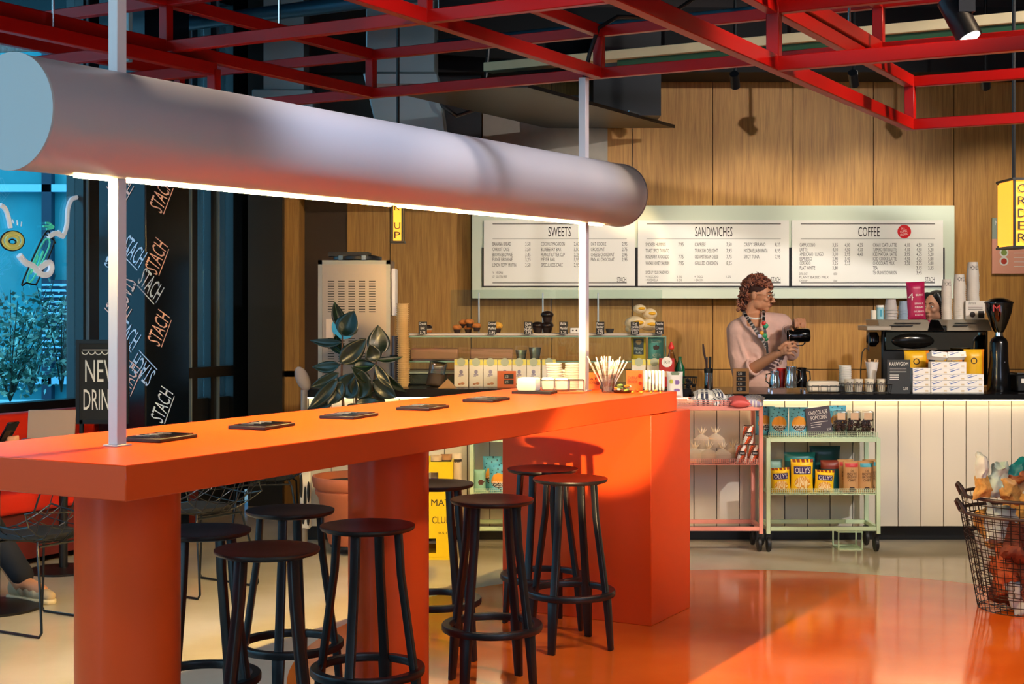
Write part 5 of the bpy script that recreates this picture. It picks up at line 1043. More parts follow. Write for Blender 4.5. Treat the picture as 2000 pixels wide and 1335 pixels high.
# ================= snack basket at the right =================
BX, BYY = at(2012, 0, 7.35).x, 7.42
def wbasket(z0, h_, r0, r1, lab, mesh_n=44):
    o = thing('wire_basket', lab, 'basket', (BX, BYY, z0)); wm = mat('basket_wire', '2c2224', .4, .5); m = MB()
    prof = lambda t: r0+(r1-r0)*t
    for j in range(13): t = j/13; r_ = prof(t); m.tube([(r_*cos(a*pi/20), r_*sin(a*pi/20), t*h_+.004) for a in range(40)], .0022, 5, closed=True)
    for i in range(mesh_n): a = 2*pi*i/mesh_n; m.cyl((r0*cos(a), r0*sin(a), .004), (r1*cos(a), r1*sin(a), h_), .0019, n=5)
    m.build('wire_mesh', wm, o); MB().tube([(r1*cos(a*pi/24), r1*sin(a*pi/24), h_) for a in range(48)], .009, 8, closed=True).build('rim', mat('rim_grey', '4a4042', .5, .4), o); m = MB()
    for r_ in (r0*.3, r0*.6, r0): m.tube([(r_*cos(a*pi/16), r_*sin(a*pi/16), .004) for a in range(32)], .0022, 5, closed=True)
    for i in range(6): a = i*pi/6; m.cyl((r0*cos(a), r0*sin(a), .004), (-r0*cos(a), -r0*sin(a), .004), .0018, n=5)
    m.build('bottom', wm, o); MB().tube([(-r1-.0, -.05, h_), (-r1-.025, -.04, h_+.05), (-r1-.03, 0, h_+.065), (-r1-.025, .04, h_+.05), (-r1, .05, h_)], .009, 8).build('handle', mat('rim_grey', '4a4042', .5, .4), o); return o
wbasket(0, .5, .235, .322, 'outer brown wire basket on the floor at the right edge'); wbasket(.085, .5, .222, .318, 'inner wire basket nested in the outer one')
cl2 = glass('bag_film', 'eef2f4', .18, .12); brd = [mat('bread_a', 'b3572e', .7, bump=.8, bscale=60, var=.3, vscale=30), mat('bread_b', 'c99a54', .7, bump=.8, bscale=60, var=.3, vscale=30), mat('bread_c', '6a2c1c', .7, bump=.8, bscale=60, var=.3, vscale=30), mat('film_white', 'c9d3dc', .4, bump=.6)]
bl = [(-.12, -.06, .2, 0, 'rusty brown'), (-.02, -.18, .2, 2, 'dark brown'), (.1, -.15, .22, 0, 'reddish'), (-.15, .03, .32, 3, 'bluish white'), (-.1, -.2, .38, 2, 'deep brown'), (.04, -.2, .4, 0, 'brick red'), (-.16, -.1, .46, 3, 'crumpled white'), (.12, -.12, .44, 2, 'dark red'), (-.05, .05, .35, 1, 'tan'), (.0, .1, .5, 1, 'golden'), (-.18, -.02, .44, 1, ''), (.06, -.22, .3, 2, ''), (-.12, -.14, .28, 0, ''), (.16, -.08, .34, 1, ''), (-.06, -.14, .12, 3, ''), (-.08, .02, .12, 2, ''), (.1, -.24, .47, 3, '')]
for i, (x, y, z, k, c_) in enumerate(bl):
    a = r2.uniform(0, 3); root = pouch('bread_bag', Matrix.Translation((BX+x, BYY+y, z-.01)) @ Euler((r2.uniform(.9, 1.6), r2.uniform(-.4, .4), r2.uniform(-.5, .5))).to_matrix().to_4x4(), .17, .19, .11, [brd[k]], lambda u, v: 0, (), ['rusty brown snack bag low at the left in the wire basket', 'dark brown snack bag at the bottom front of the basket', 'reddish snack bag low at the right in the basket', 'bluish white bag against the left side of the basket', 'deep brown bag halfway up at the basket front', 'brick red bag halfway up at the right of the basket', 'crumpled white bag near the left rim of the basket', 'dark red bag near the rim at the right edge', 'tan bag in the middle of the basket', 'golden bag near the back of the basket', 'tan bag pressed against the upper left basket wall', 'dark bag at the front centre, halfway down', 'rust bag at the front left, halfway down', 'tan bag at the right edge, halfway down', 'pale bag low down at the basket centre', 'dark bag low down at the left basket wall', 'pale bag just below the basket rim at the right'][i], 'bag', 'snack bags filling the wire baskets', seed=i, crum=.022, n=(16, 18))
def film(px, py, w_, h_, m_, lab, tip=0, roll=0, taper=.15):
    p = at(px, py, 7.25); root = pouch('snack_bag', FMp(p, roll=roll, pitch=tip), w_, h_, .08, m_ if isinstance(m_, list) else [m_], lambda u, v: (1 if isinstance(m_, list) and v < .45 else 0), (), lab, 'bag', 'bags heaped on top of the wire basket', seed=px, crum=.02, taper=taper, n=(18, 22)); return root
film(1918, 925, .12, .23, [mat('film_pale', 'cfd6da', .35, bump=.5), brd[1]], 'tall pointed clear bag at the left of the basket top', roll=.1, taper=.85); film(1950, 935, .13, .17, mat('film_mint', 'b8d0cc', .35, bump=.5), 'pale crumpled bag behind the middle of the basket top', roll=-.2, taper=.5)
film(1972, 948, .17, .14, [mat('film_tan', 'c9a070', .35, bump=.6), brd[1]], 'clear bag of tan bread chips on the basket top', roll=-.5, tip=-.5); film(1992, 922, .16, .11, [mat('teal_bright', '147a80', .35), mat('rust', '8a4a22', .4)], 'teal and rust bag topmost at the right edge', roll=.35, tip=-.4)
# ================= left side: small table, wire chairs, laptop, chalkboard =================
o = thing('cafe_table', 'small round black pedestal table mostly left of the frame', 'table', (-2.68, 7.42, 0)); MB().lathe([(.24, 0), (.24, .012), (.03, .03), (.03, .7), (.1, .715), (.3, .72), (.3, .74)], n=40).build('pedestal', black, o)
wc = thing('wire_chair', 'x', 'chair', (0, 0, 0)); wr = mat('chair_wire', '0e1722', .3, .3)
prof = [(-.27, .455), (-.22, .44), (-.1, .42), (.03, .41), (.13, .43), (.2, .49), (.25, .58), (.29, .69), (.32, .8)]
def cs(i, j):
    x, z = prof[i]; u = (j-4)/4; wd = .24+.03*sin(pi*i/8); return Vector((x+.06*u*u*(1 if i < 5 else -.6), u*wd, z+.1*u*u*(1 if i < 6 else .2)))
m = MB()
for i in range(9): m.tube([cs(i, j) for j in range(9)], .0028 if i not in (0, 8) else .005, 6)
for j in range(9): m.tube([cs(i, j) for i in range(9)], .0028 if j not in (0, 8) else .005, 6)
m.build('wire_basket_seat', wr, wc)
MB().lathe([(.001, 0), (.17, .0), (.19, .012), (.17, .028), (.001, .03)], c=(-.04, 0, .435), n=28).build('seat_pad', mat('pad_black', '15171c', .7), wc)
for s in (-1, 1): MB().tube([(-.2, s*.16, .43), (-.22, s*.2, .4), (-.235, s*.21, .2), (-.25, s*.215, .03), (-.235, s*.215, .008), (.2, s*.215, .008), (.215, s*.215, .03), (.19, s*.2, .2), (.14, s*.17, .4), (.12, s*.15, .44)], .0065, 8).build('sled_leg', wr, wc)
m = MB(); m.tube([(-.2, -.16, .41), (-.2, .16, .41)], .006, 8).tube([(.14, -.16, .42), (.14, .16, .42)], .006, 8).build('cross_bar', wr, wc)
wc.location = (-2.29, 7.02, 0); wc.rotation_euler = (0, 0, AZ); wc['label'] = 'black wire chair at the left frame edge behind the near column'; wc['group'] = 'black wire chairs with sled legs'
copy_tree(wc, (-1.71, 7.91, 0), AZ-.1, 'black wire chair behind the rear bar stools, left of the pot', 'black wire chairs with sled legs')
copy_tree(wc, (-1.6, 9.3, 0), AZ-.9, 'black wire chair furthest back beside the drip pattern stand', 'black wire chairs with sled legs')
p = at(101, 828, 8.35); o = thing('laptop', 'tan back of a laptop lid in front of the red bench', 'laptop', (p.x, 8.35, p.z), .12); MB().box((0, 0, 0), (.27, .008, .17), M=Matrix.Shear('XZ', 4, (.25, 0)) if False else Matrix.Rotation(-.25, 4, 'X')).build('lid', mat('laptop_tan', 'a88a76', .45, .3), o, bevel=.003); MB().box((0, .13, -.088), (.27, .2, .012)).build('base', mat('laptop_tan', 'a88a76', .45, .3), o, bevel=.003)
o = thing('side_table', 'small table under the laptop beside the bench', 'table', (p.x+.03, 8.47, 0)); zt2 = p.z-.095; MB().lathe([(.2, 0), (.2, .012), (.025, .025), (.025, zt2-.03), (.24, zt2-.025), (.24, zt2)], n=36).build('pedestal', black, o)
p = at(200, 745, 9.0); ch = thing('chalkboard_sign', 'black chalkboard reading NEW in white beside the pillar', 'sign', (p.x, 9.0, 0)); zc = p.z; m = MB(); W_, H_ = .28, .48
MB().box((0, .0, zc), (W_, .02, H_)).build('board', mat('slate', '15181b', .7), ch); m = MB()
for s in (-1, 1): m.box((s*(W_/2+.012), 0, zc), (.024, .03, H_+.048)); m.box((0, 0, zc+s*(H_/2+.012)), (W_, .03, .024))
m.build('wooden_frame', black, ch); m = MB()
for s in (-1, 1): m.bar((s*.13, 0, 0), (s*.13, 0, zc-H_/2), .03, .02)
m.build('stand_legs', black, ch); t_ = MB(); t_.text('NEW', FM(.005, -.012, zc+.07), .14, .22).text('DRINKS', FM(.005, -.012, zc-.11), .13, .24)
for i in range(6): t_.tube([(-.105+.042*i+.02*sin(a)*1 - .0, -.012, zc+.19-.02*cos(a*1)) for a in (-1.5, -.8, 0, .8, 1.5)], .003, 5)
t_.box((0, -.012, zc+.2), (.24, .002, .005)); t_.build('lettering', chalk, ch, smooth=False)
o = thing('plaid_bag', 'checked black and white bag on the bench by the frame edge', 'bag'); o.matrix_world = FMX @ Matrix.Translation((.55, -1.3, .47)); 
m = MB(); ck = []
for i in range(6):
    for j in range(4): m.box((0, -.12+i*.045, .02+j*.04), (.12, .045, .04), (i+j) % 3)
m.build('bag_body', [mat('check_white', 'd8d0c0', .7), mat('check_black', '1a1a1c', .7), mat('check_tan', '8a7a60', .7)], o)
# drawings on the window glass
def onwin(px, py): t = ft(px); q = FO+U*t+V*.02; return Vector((q.x, q.y, H0-(py-HY)/F*q.y))
def stroke(mb, pts, r_, m=0, closed=False):
    # catmull smoothing
    P = pts; out_ = []
    n = len(P)
    for i in range(n if closed else n-1):
        p0, p1, p2, p3 = (P[(i-1) % n], P[i], P[(i+1) % n], P[(i+2) % n]) if closed else (P[max(0, i-1)], P[i], P[i+1], P[min(n-1, i+2)])
        for k in range(5):
            t = k/5; out_.append(tuple(.5*((2*p1[c])+(-p0[c]+p2[c])*t+(2*p0[c]-5*p1[c]+4*p2[c]-p3[c])*t*t+(-p0[c]+3*p1[c]-3*p2[c]+p3[c])*t**3) for c in (0, 1)))
    if not closed: out_.append(P[-1])
    mb.tube([onwin(*q) for q in out_], r_, 6, m=m, closed=closed)
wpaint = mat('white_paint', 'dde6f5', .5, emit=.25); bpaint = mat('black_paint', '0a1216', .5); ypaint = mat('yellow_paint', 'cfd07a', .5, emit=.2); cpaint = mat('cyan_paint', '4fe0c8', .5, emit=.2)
o = thing('window_drawing', 'painted bottle and white splash line drawing on the window glass', 'drawing'); m = MB(); stroke(m, [(84, 455), (40, 550), (48, 552), (62, 555), (70, 548), (100, 478), (96, 465)], .006, closed=True); stroke(m, [(84, 458), (96, 462), (104, 475)], .006); m.build('bottle_outline', bpaint, o)
m = MB(); stroke(m, [(82, 470), (50, 540), (60, 545), (92, 480)], .006, closed=True); stroke(m, [(70, 500), (55, 535)], .008); stroke(m, [(80, 490), (66, 530)], .008); m.build('bottle_fill', cpaint, o)
m = MB(); stroke(m, [(33, 498), (45, 512), (60, 520), (75, 535), (90, 535), (96, 522), (90, 512), (70, 525)], .022); stroke(m, [(148, 385), (135, 390), (128, 410), (126, 440), (118, 460), (108, 452)], .016); stroke(m, [(90, 462), (104, 455), (112, 458), (120, 462)], .018); m.build('white_splash', wpaint, o)
m = MB(); [stroke(m, [(86+6*cos(a), 441+6*sin(a)), (94+5*cos(a), 441+5*sin(a)), (100, 444)], .008) for a in (0, 1.5, 3, 4.5)]; m.build('bottle_cap', cpaint, o)
o = thing('window_drawing', 'painted yellow doughnut with white swoosh on the window glass', 'drawing'); m = MB(); stroke(m, [(20+23*cos(a*.785), 470+19*sin(a*.785)) for a in range(8)], .006, closed=True); stroke(m, [(20+7*cos(a), 472+5*sin(a)) for a in (0, 1.2, 2.4, 3.6, 4.8)], .005, closed=True); m.build('doughnut_outline', bpaint, o)
m = MB(); stroke(m, [(20+20*cos(a*.785), 470+16*sin(a*.785)) for a in range(8)], .01, closed=True); stroke(m, [(20+12*cos(a*.785), 470+10*sin(a*.785)) for a in range(8)], .012, closed=True); m.build('doughnut_glaze', ypaint, o)
m = MB(); stroke(m, [(-4, 400), (6, 408), (12, 425), (16, 445)], .016); stroke(m, [(20, 428), (22, 436)], .004); stroke(m, [(29, 430), (30, 440)], .004); stroke(m, [(38, 433), (37, 442)], .004); m.build('white_swoosh', wpaint, o)
# drawing on the narrow glass right of the pillar
o = thing('window_drawing', 'red and white round drawing on the narrow glass right of the pillar', 'drawing'); m = MB()
def onw2(px, py): t = ft(px); q = FO+U*t+V*.03; return Vector((q.x, q.y, H0-(py-HY)/F*q.y))
def arc2(r_, a0, a1, rad, mb, k=0): mb.tube([onw2(322+r_*.55*cos(a0+(a1-a0)*i/14), 520+r_*sin(a0+(a1-a0)*i/14)+(k*3 if i % 2 else 0)) for i in range(15)], rad, 6)
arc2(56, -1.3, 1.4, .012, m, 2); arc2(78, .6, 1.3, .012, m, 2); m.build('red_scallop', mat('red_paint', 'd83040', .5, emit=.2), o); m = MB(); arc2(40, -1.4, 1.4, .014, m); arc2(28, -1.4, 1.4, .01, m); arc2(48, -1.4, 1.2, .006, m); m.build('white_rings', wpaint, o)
# ================= people =================
def organic(name, mb, m_, voxel, parent, it=4, fac=.6):
    me = bpy.data.meshes.new(name); me.from_pydata(mb.v, [], mb.f); b = bmesh.new(); b.from_mesh(me); bmesh.ops.recalc_face_normals(b, faces=b.faces); b.to_mesh(me); b.free()
    ob = bpy.data.objects.new(name, me); COL.objects.link(ob); r = ob.modifiers.new('r', 'REMESH'); r.mode = 'VOXEL'; r.voxel_size = voxel; r.use_smooth_shade = True
    s = ob.modifiers.new('s', 'SMOOTH'); s.factor = fac; s.iterations = it
    bpy.context.view_layer.update(); dg = bpy.context.evaluated_depsgraph_get(); nm_ = bpy.data.meshes.new_from_object(ob.evaluated_get(dg)); bpy.data.objects.remove(ob); bpy.data.meshes.remove(me)
    nm_.materials.clear(); nm_.materials.append(m_); nm_.polygons.foreach_set('use_smooth', [True]*len(nm_.polygons)); o = bpy.data.objects.new(name, nm_); COL.objects.link(o); o.parent = parent; return o
def limb(mb, pts, rad, n=14, M=None):
    for i in range(len(pts)-1):
        p, q = Vector(pts[i]), Vector(pts[i+1]); mb.cyl(p, q, rad[i], rad[i+1], n=n, M=M)
    for p, r_ in zip(pts, rad): mb.ball(p, r_*.995, n=n, M=M)
skin = mat('skin_warm', 'd0926c', .5, bump=.04, bscale=80); skin2 = mat('skin_tan', 'b98366', .5)
def headprims(mb, M):
    B = lambda c, r_: mb.ball(c, r_, n=22, M=M)
    B((0, .014, .03), (.074, .094, .092)); B((0, -.028, .01), (.064, .062, .075)); B((0, -.034, -.05), (.054, .056, .055)); B((0, -.06, -.09), (.026, .028, .022)); B((-.04, -.01, -.065), (.02, .04, .032)); B((.04, -.01, -.065), (.02, .04, .032))
    limb(mb, [(0, -.09, .012), (0, -.107, -.012), (0, -.118, -.03)], [.008, .01, .0125], M=M)
    for s in (-1, 1): B((s*.011, -.103, -.034), (.009, .011, .008)); B((s*.028, -.078, .026), (.024, .014, .008)); B((s*.036, -.07, -.025), (.02, .018, .016)); B((s*.079, .012, -.005), (.007, .019, .03)); B((s*.083, .02, .01), (.006, .014, .018))
    B((0, -.092, -.06), (.022, .012, .006)); B((0, -.09, -.07), (.019, .012, .006)); limb(mb, [(0, .025, -.06), (0, .05, -.13), (0, .058, -.2)], [.056, .054, .062], M=M)
def face_bits(M, root, lipc='b0604c'):
    m = MB()
    for s in (-1, 1): m.ball((s*.03, -.081, .006), (.0135, .009, .007), n=14, M=M)
    e = m.build('eyes', mat('eye_white', 'eee6e0', .3), root); m = MB()
    for s in (-1, 1): m.ball((s*.03, -.0885, .006), (.0055, .003, .0055), n=12, M=M)
    m.build('irises', mat('iris', '2a1a12', .2), e); m = MB(); m.ball((0, -.099, -.061), (.018, .005, .0045), n=14, M=M).ball((0, -.097, -.069), (.016, .005, .005), n=14, M=M); m.build('lips', mat('lips'+lipc, lipc, .5), root)
    m = MB(); [m.tube([(s*.012, -.093, .03), (s*.03, -.092, .036), (s*.048, -.078, .03)], [.003, .004, .002], 6, M=M) for s in (-1, 1)]; m.build('eyebrows', mat('brow', '4a2a1c', .8), root)
def hand(mb, w_, d, up, fingers, thumb, s_=1):
    """palm from wrist w_ along d, back of hand towards up; fingers = list of lists of points, thumb points"""
    d = d.normalized(); up = up.normalized(); sd = d.cross(up)
    for k in range(5): t = k/4; mb.ball(w_+d*(.02+.055*t), (.02, .02, .02) if k == 0 else .0175, n=12)
    for q in (-1, -.33, .33, 1): limb(mb, [w_+d*.015+sd*(q*.014), w_+d*.078+sd*(q*.031)], [.014, .0115])
    for f in fingers: limb(mb, f, [.0098, .009, .0082, .0072][:len(f)], n=10)
    limb(mb, thumb, [.015, .0115, .009][:len(thumb)], n=10)
# ---- barista ----
BY = 10.5
def A(px, py, dy=0): return at(px, py, BY+dy)
ba = thing('person', 'curly haired person in a pink jumper pouring from a black pitcher behind the counter', 'person', (0, 0, 0))
hc = A(1482, 577); th = R(64); HM = Matrix.Translation((hc.x, hc.y, 1.638)) @ Matrix.Rotation(th, 4, 'Z') @ Matrix.Rotation(R(6), 4, 'X')
b = MB(); headprims(b, HM)
nb = A(1473, 622, .03)
limb(b, [A(1474, 618, .02), A(1474, 640, .02), A(1478, 690, .03), A(1484, 740, .02)], [.06, .12, .13, .13], n=20)
limb(b, [A(1438, 648, .02), A(1474, 632, .03), A(1528, 636, .03)], [.055, .075, .055])
for s, x in ((-1, 1463), (1, 1505)): q = A(x, 760, .02); limb(b, [Vector((q.x, q.y, .93)), Vector((q.x+s*.0, q.y-.02, .5)), Vector((q.x+s*.01, q.y+.02, .09))], [.1, .065, .045]); b.ball((q.x+s*.01, q.y-.05, .04), (.045, .12, .035), n=14)
el = A(1449, 733, -.08); wl = A(1519, 690, -.3)
limb(b, [A(1436, 652, .0), el, el.lerp(wl, .45), wl], [.05, .046, .042, .028])
dv = (A(1545, 680, -.36)-wl).normalized(); up_ = Vector((.1, -.5, .85)); up_ = (up_-dv*up_.dot(dv)).normalized(); sd = dv.cross(up_)
fl = []
fp = [[(1538, 671), (1549, 667), (1556, 671)], [(1541, 677), (1552, 674), (1558, 679)], [(1541, 684), (1551, 682), (1556, 687)], [(1538, 690), (1546, 690), (1551, 694)]]
fy = [-.36, -.37, -.37, -.36]
for i, f in enumerate(fp): fl.append([A(f[0][0]-5, f[0][1]+1, -.34)]+[A(x, y, fy[i]+(.0 if k < 2 else .02)) for k, (x, y) in enumerate(f)])
hand_c = wl
for k in range(4): b.ball(wl.lerp(A(1536, 681, -.34), k/3), (.03, .022, .03+.006*k), n=14)
for f in fl: limb(b, f, [.012, .0105, .0095, .0085], n=10)
limb(b, [A(1522, 680, -.34), A(1533, 670, -.36), A(1543, 665, -.345)], [.016, .012, .0095], n=10)
# other arm, over the pitcher
er = A(1548, 688, .05); wr_ = A(1549, 641, -.22)
limb(b, [A(1527, 640, .03), er, er.lerp(wr_, .5), wr_], [.05, .044, .04, .028])
pc = A(1560, 628, -.3)
for k in range(4): b.ball(wr_.lerp(pc, k/3), (.028, .028, .024), n=14)
for i in range(4):
    x = 1551+i*6.2; limb(b, [A(x-1, 631, -.3), A(x+1, 622+abs(i-1.5)*1.2, -.345), A(x+2.5, 630+i*.6, -.375), A(x+2.5, 638+i*.3, -.372)], [.012, .0105, .0095, .0085], n=10)
limb(b, [A(1551, 636, -.27), A(1546, 641, -.33), A(1549, 647, -.36)], [.014, .011, .009], n=10)
organic('body', b, skin, .0048, ba, 3); face_bits(HM, ba)
# jumper
pj = mat('pink_jumper', 'e6bcae', .92, bump=1, bscale=26, var=.1, vscale=9); c = MB()
def ell(px, py, rx, ry, rz, dy=.02): q = A(px, py, dy); c.ball(q, (rx, ry, rz), n=26)
ell(1478, 655, .2, .14, .12); ell(1480, 680, .205, .15, .14); ell(1484, 710, .2, .15, .15); ell(1488, 745, .185, .145, .15); ell(1492, 780, .17, .14, .12)
limb(c, [A(1441, 646, .01), A(1474, 634, .03), A(1525, 634, .02)], [.085, .105, .085], n=22)
limb(c, [A(1442, 650, 0), A(1443, 690, -.02), A(1451, 728, -.07), A(1464, 722, -.12)], [.085, .082, .08, .06], n=22)
limb(c, [A(1526, 642, .02), A(1541, 672, .03), A(1545, 688, .04), A(1543, 660, -.1), A(1541, 648, -.15)], [.08, .07, .062, .058, .052], n=22)
for (x0_, y0_, x1_, y1_) in ((1440, 655, 1462, 735), (1430, 690, 1452, 745), (1452, 650, 1500, 735), (1495, 745, 1535, 740), (1470, 760, 1530, 752)): limb(c, [A(x0_, y0_, -.075), A((x0_+x1_)/2+3, (y0_+y1_)/2, -.115), A(x1_, y1_, -.11)], [.012, .016, .01], n=8)
jp = organic('jumper', c, pj, .007, ba, 3)
def ringat(p, d, r_): d = (Vector(d)-Vector(p)).normalized(); a1 = d.orthogonal().normalized(); a2 = d.cross(a1); return [Vector(p)+a1*(r_*cos(k*pi/10))+a2*(r_*sin(k*pi/10)) for k in range(20)]
cf_ = MB(); cf_.tube(ringat(A(1470, 717, -.15), wl, .058), .011, 8, closed=True).tube(ringat(A(1541, 646, -.17), wr_+Vector((0, 0, .01)), .044), .01, 8, closed=True); cf_.build('cuffs', pj, jp)
q = A(1476, 617, -.065); MB().tube([Vector((q.x+.07*cos(a*pi/10), q.y+.075+.085*sin(a*pi/10), q.z-.02+.03*(1+sin(a*pi/10))) ) for a in range(20)], .009, 8, closed=True).build('white_collar', white, ba)
m = MB(); [m.ball(A(x, y, -.14), (.012, .006, .012), n=10) for x, y in ((1500, 712), (1525, 708))]; m.build('buttons', mat('button_tan', 'cfa58c', .4), jp)
tr = MB(); 
for s, x in ((-1, 1463), (1, 1505)): q = A(x, 760, .02); limb(tr, [Vector((q.x, q.y, .93)), Vector((q.x, q.y-.02, .5)), Vector((q.x+s*.01, q.y+.02, .1))], [.115, .085, .065], n=18)
organic('trousers', tr, mat('trousers_dark', '3a2a2c', .8), .012, ba, 3)
# hair: curls over the skull and down the nape
hr = MB(); rh = random.Random(11); hm = HM
def curl(p, r_, L, m):
    ax = Vector((rh.uniform(-1, 1), rh.uniform(-1, 1), rh.uniform(-1, 1))).normalized(); a1 = ax.orthogonal().normalized(); a2 = ax.cross(a1); ph = rh.uniform(0, 6)
    hr.tube([p+ax*(L*(k/9-.5))+a1*(r_*cos(ph+k*1.05))+a2*(r_*sin(ph+k*1.05)) for k in range(10)], [.0022]+[.0042]*8+[.002], 5, m=m, M=hm)
hr.ball((0, .022, .052), (.081, .094, .082), n=22, m=3, M=hm); hr.ball((0, .085, -.02), (.062, .045, .085), n=18, m=3, M=hm)
cnt = 0
while cnt < 620:
    a = rh.uniform(0, 2*pi); zc_ = rh.uniform(-1, 1); rr_ = sqrt(1-zc_*zc_); d = Vector((rr_*cos(a), rr_*sin(a), zc_)); p_ = Vector((d.x*.086, .018+d.y*.104, .036+d.z*.104))
    top = p_.z > .062 and (p_.y > -.085); back = p_.y > .05 and p_.z > -.08; 
    if not (top or back): continue
    if p_.z < .07 and abs(p_.x) > .06 and p_.y < .06: continue
    p_ = p_*rh.uniform(.97, 1.1); curl(p_, rh.uniform(.008, .014), rh.uniform(.014, .03), rh.choice((0, 0, 1, 1, 2))); cnt += 1
for i in range(150): curl(Vector((rh.uniform(-.065, .065), rh.uniform(.07, .135), rh.uniform(-.125, .03))), rh.uniform(.007, .012), .022, rh.choice((0, 1, 1, 2)))
hr.build('hair', [mat('hair_auburn', '9a5a40', .5), mat('hair_brown', '5a2c20', .5), mat('hair_light', 'b87a60', .5), mat('hair_base', '3a1e16', .8)], ba)
m = MB(); m.ball((0, -.104, -.05), (.024, .007, .006), n=14, M=HM); m.build('moustache', mat('hair_brown', '5a2c20', .5), ba)
m = MB()
for s in (-1, 1): m.tube([(s*.031+.022*cos(k*pi/8), -.105, .004+.019*sin(k*pi/8)) for k in range(16)], .0016, 6, closed=True, M=HM); m.tube([(s*.052, -.103, .008), (s*.074, -.06, .01), (s*.082, .01, .012), (s*.084, .03, 0)], .0015, 6, M=HM)
m.tube([(-.009, -.108, .008), (0, -.11, .011), (.009, -.108, .008)], .0015, 6, M=HM); m.build('glasses', mat('gold_wire', '7a5a30', .3, .8), ba)
MB().tube([(-.088+.0*k, .012+.006*cos(k), -.045+.008*sin(k)) for k in (0, 1, 2, 3, 4, 5)], .0015, 6, closed=True, M=HM).build('earring', mat('gold', 'd8b070', .3, .9), ba)
# lanyard
def band(pts, w_, mb, m):
    for i in range(len(pts)-1): mb.bar(pts[i], pts[i+1], w_, .004, m=m[i % len(m)], up=(0, -1, .1))
m = MB(); Lp = [A(1451, 606, -.02), A(1455, 613, -.09), A(1462, 624, -.135), A(1470, 636, -.155), A(1478, 648, -.165), A(1486, 660, -.17), A(1495, 672, -.17), A(1498, 680, -.17)]; Rp = [A(1491, 606, -.05), A(1492, 616, -.12), A(1491, 628, -.15), A(1494, 645, -.165), A(1496, 660, -.17), A(1498, 680, -.17)]
def dense(P, n=5): return [P[i].lerp(P[i+1], k/n) for i in range(len(P)-1) for k in range(n)]+[P[-1]]
band(dense(Lp), .024, m, [0, 0, 1, 0, 1]); band(dense(Rp), .02, m, [0, 1, 0, 0]); band([A(1498, 678, -.172), A(1499, 690, -.172)], .016, m, [0]); ln_ = m.build('lanyard', [black, mat('band_grey', 'a39a94', .6)], ba)
for px, py, cc, s in ((1492, 631, 'd8221c', .016), (1496, 636, '3aa878', .018), (1488, 650, 'e8a020', .015), (1484, 656, 'c8c8e8', .016), (1494, 655, '2a9860', .018), (1497, 662, '1f7a4a', .014)): MB().ball(A(px, py, -.178), (s, .005, s), n=12).build('badge', mat('badge'+cc, cc, .4), ln_)
# pitcher in the hands (held: a thing of its own)
hp = thing('held_pitcher', 'black milk pitcher tilted on its side in the barista hands', 'pitcher', A(1560, 655, -.34)); a_ = Matrix.Rotation(R(-92), 4, 'Y') @ Matrix.Translation((0, 0, -.075))
MB().lathe([(.045, 0), (.05, .008), (.05, .08), (.043, .11), (.046, .15), (.043, .15), (.04, .11), (.047, .08), (.045, .01)], n=36, M=a_).build('body', mat('pitcher_black', '0d0d0d', .12, .3, coat=.5), hp); MB().lathe([(.047, .147), (.047, .152), (.042, .152)], n=36, M=a_, cap=False).build('lip', chrome, hp)
MB().tube([a_ @ Vector(q) for q in ((-.045, 0, .13), (-.07, 0, .12), (-.07, 0, .05), (-.05, 0, .03))], .005, 8).build('handle', chrome, hp)
# ---- second person behind the coffee machine ----
wo = thing('person', 'dark haired person half hidden behind the coffee machine and cup stacks', 'person'); hq = at(1826, 600, 11.0); WM = Matrix.Translation((hq.x, hq.y, hq.z)) @ Matrix.Rotation(R(-52), 4, 'Z')
b = MB(); headprims(b, WM); X, Yq = hq.x, hq.y
limb(b, [(X+.03, Yq+.05, 1.36), (X+.03, Yq+.05, 1.15), (X+.03, Yq+.05, .92)], [.11, .12, .13], n=18); limb(b, [(X-.13, Yq+.05, 1.3), (X+.19, Yq+.05, 1.3)], [.05, .05])
for s in (-1, 1): limb(b, [(X+.03+s*.09, Yq+.05, .88), (X+.03+s*.09, Yq+.03, .48), (X+.03+s*.09, Yq+.05, .08)], [.09, .06, .045]); b.ball((X+.03+s*.09, Yq, .035), (.04, .11, .032)); limb(b, [(X+.03+s*.17, Yq+.05, 1.3), (X+.03+s*.22, Yq+.03, 1.05), (X+.03+s*.12, Yq-.12, 1.05)], [.045, .038, .028]); hd = Vector((X+.03+s*.12, Yq-.12, 1.05)); hand(b, hd, Vector((-s*.3, -1, 0)), Vector((0, 0, 1)), [[hd+Vector((-.028*s*0+(k-1.5)*.018, -.09, 0)), hd+Vector(((k-1.5)*.019, -.125, -.008)), hd+Vector(((k-1.5)*.018, -.14, -.028))] for k in range(4)], [hd+Vector((-s*.02, -.03, 0)), hd+Vector((-s*.045, -.06, -.005)), hd+Vector((-s*.05, -.085, -.012))])
organic('body', b, skin2, .007, wo, 3); face_bits(WM, wo, '8a4a3c')
c = MB(); limb(c, [(X+.03, Yq+.05, 1.34), (X+.03, Yq+.05, 1.15), (X+.03, Yq+.05, .88)], [.125, .135, .145], n=18); limb(c, [(X-.13, Yq+.05, 1.3), (X+.19, Yq+.05, 1.3)], [.06, .06]); [limb(c, [(X+.03+s*.17, Yq+.05, 1.3), (X+.03+s*.22, Yq+.03, 1.05)], [.055, .048]) for s in (-1, 1)]
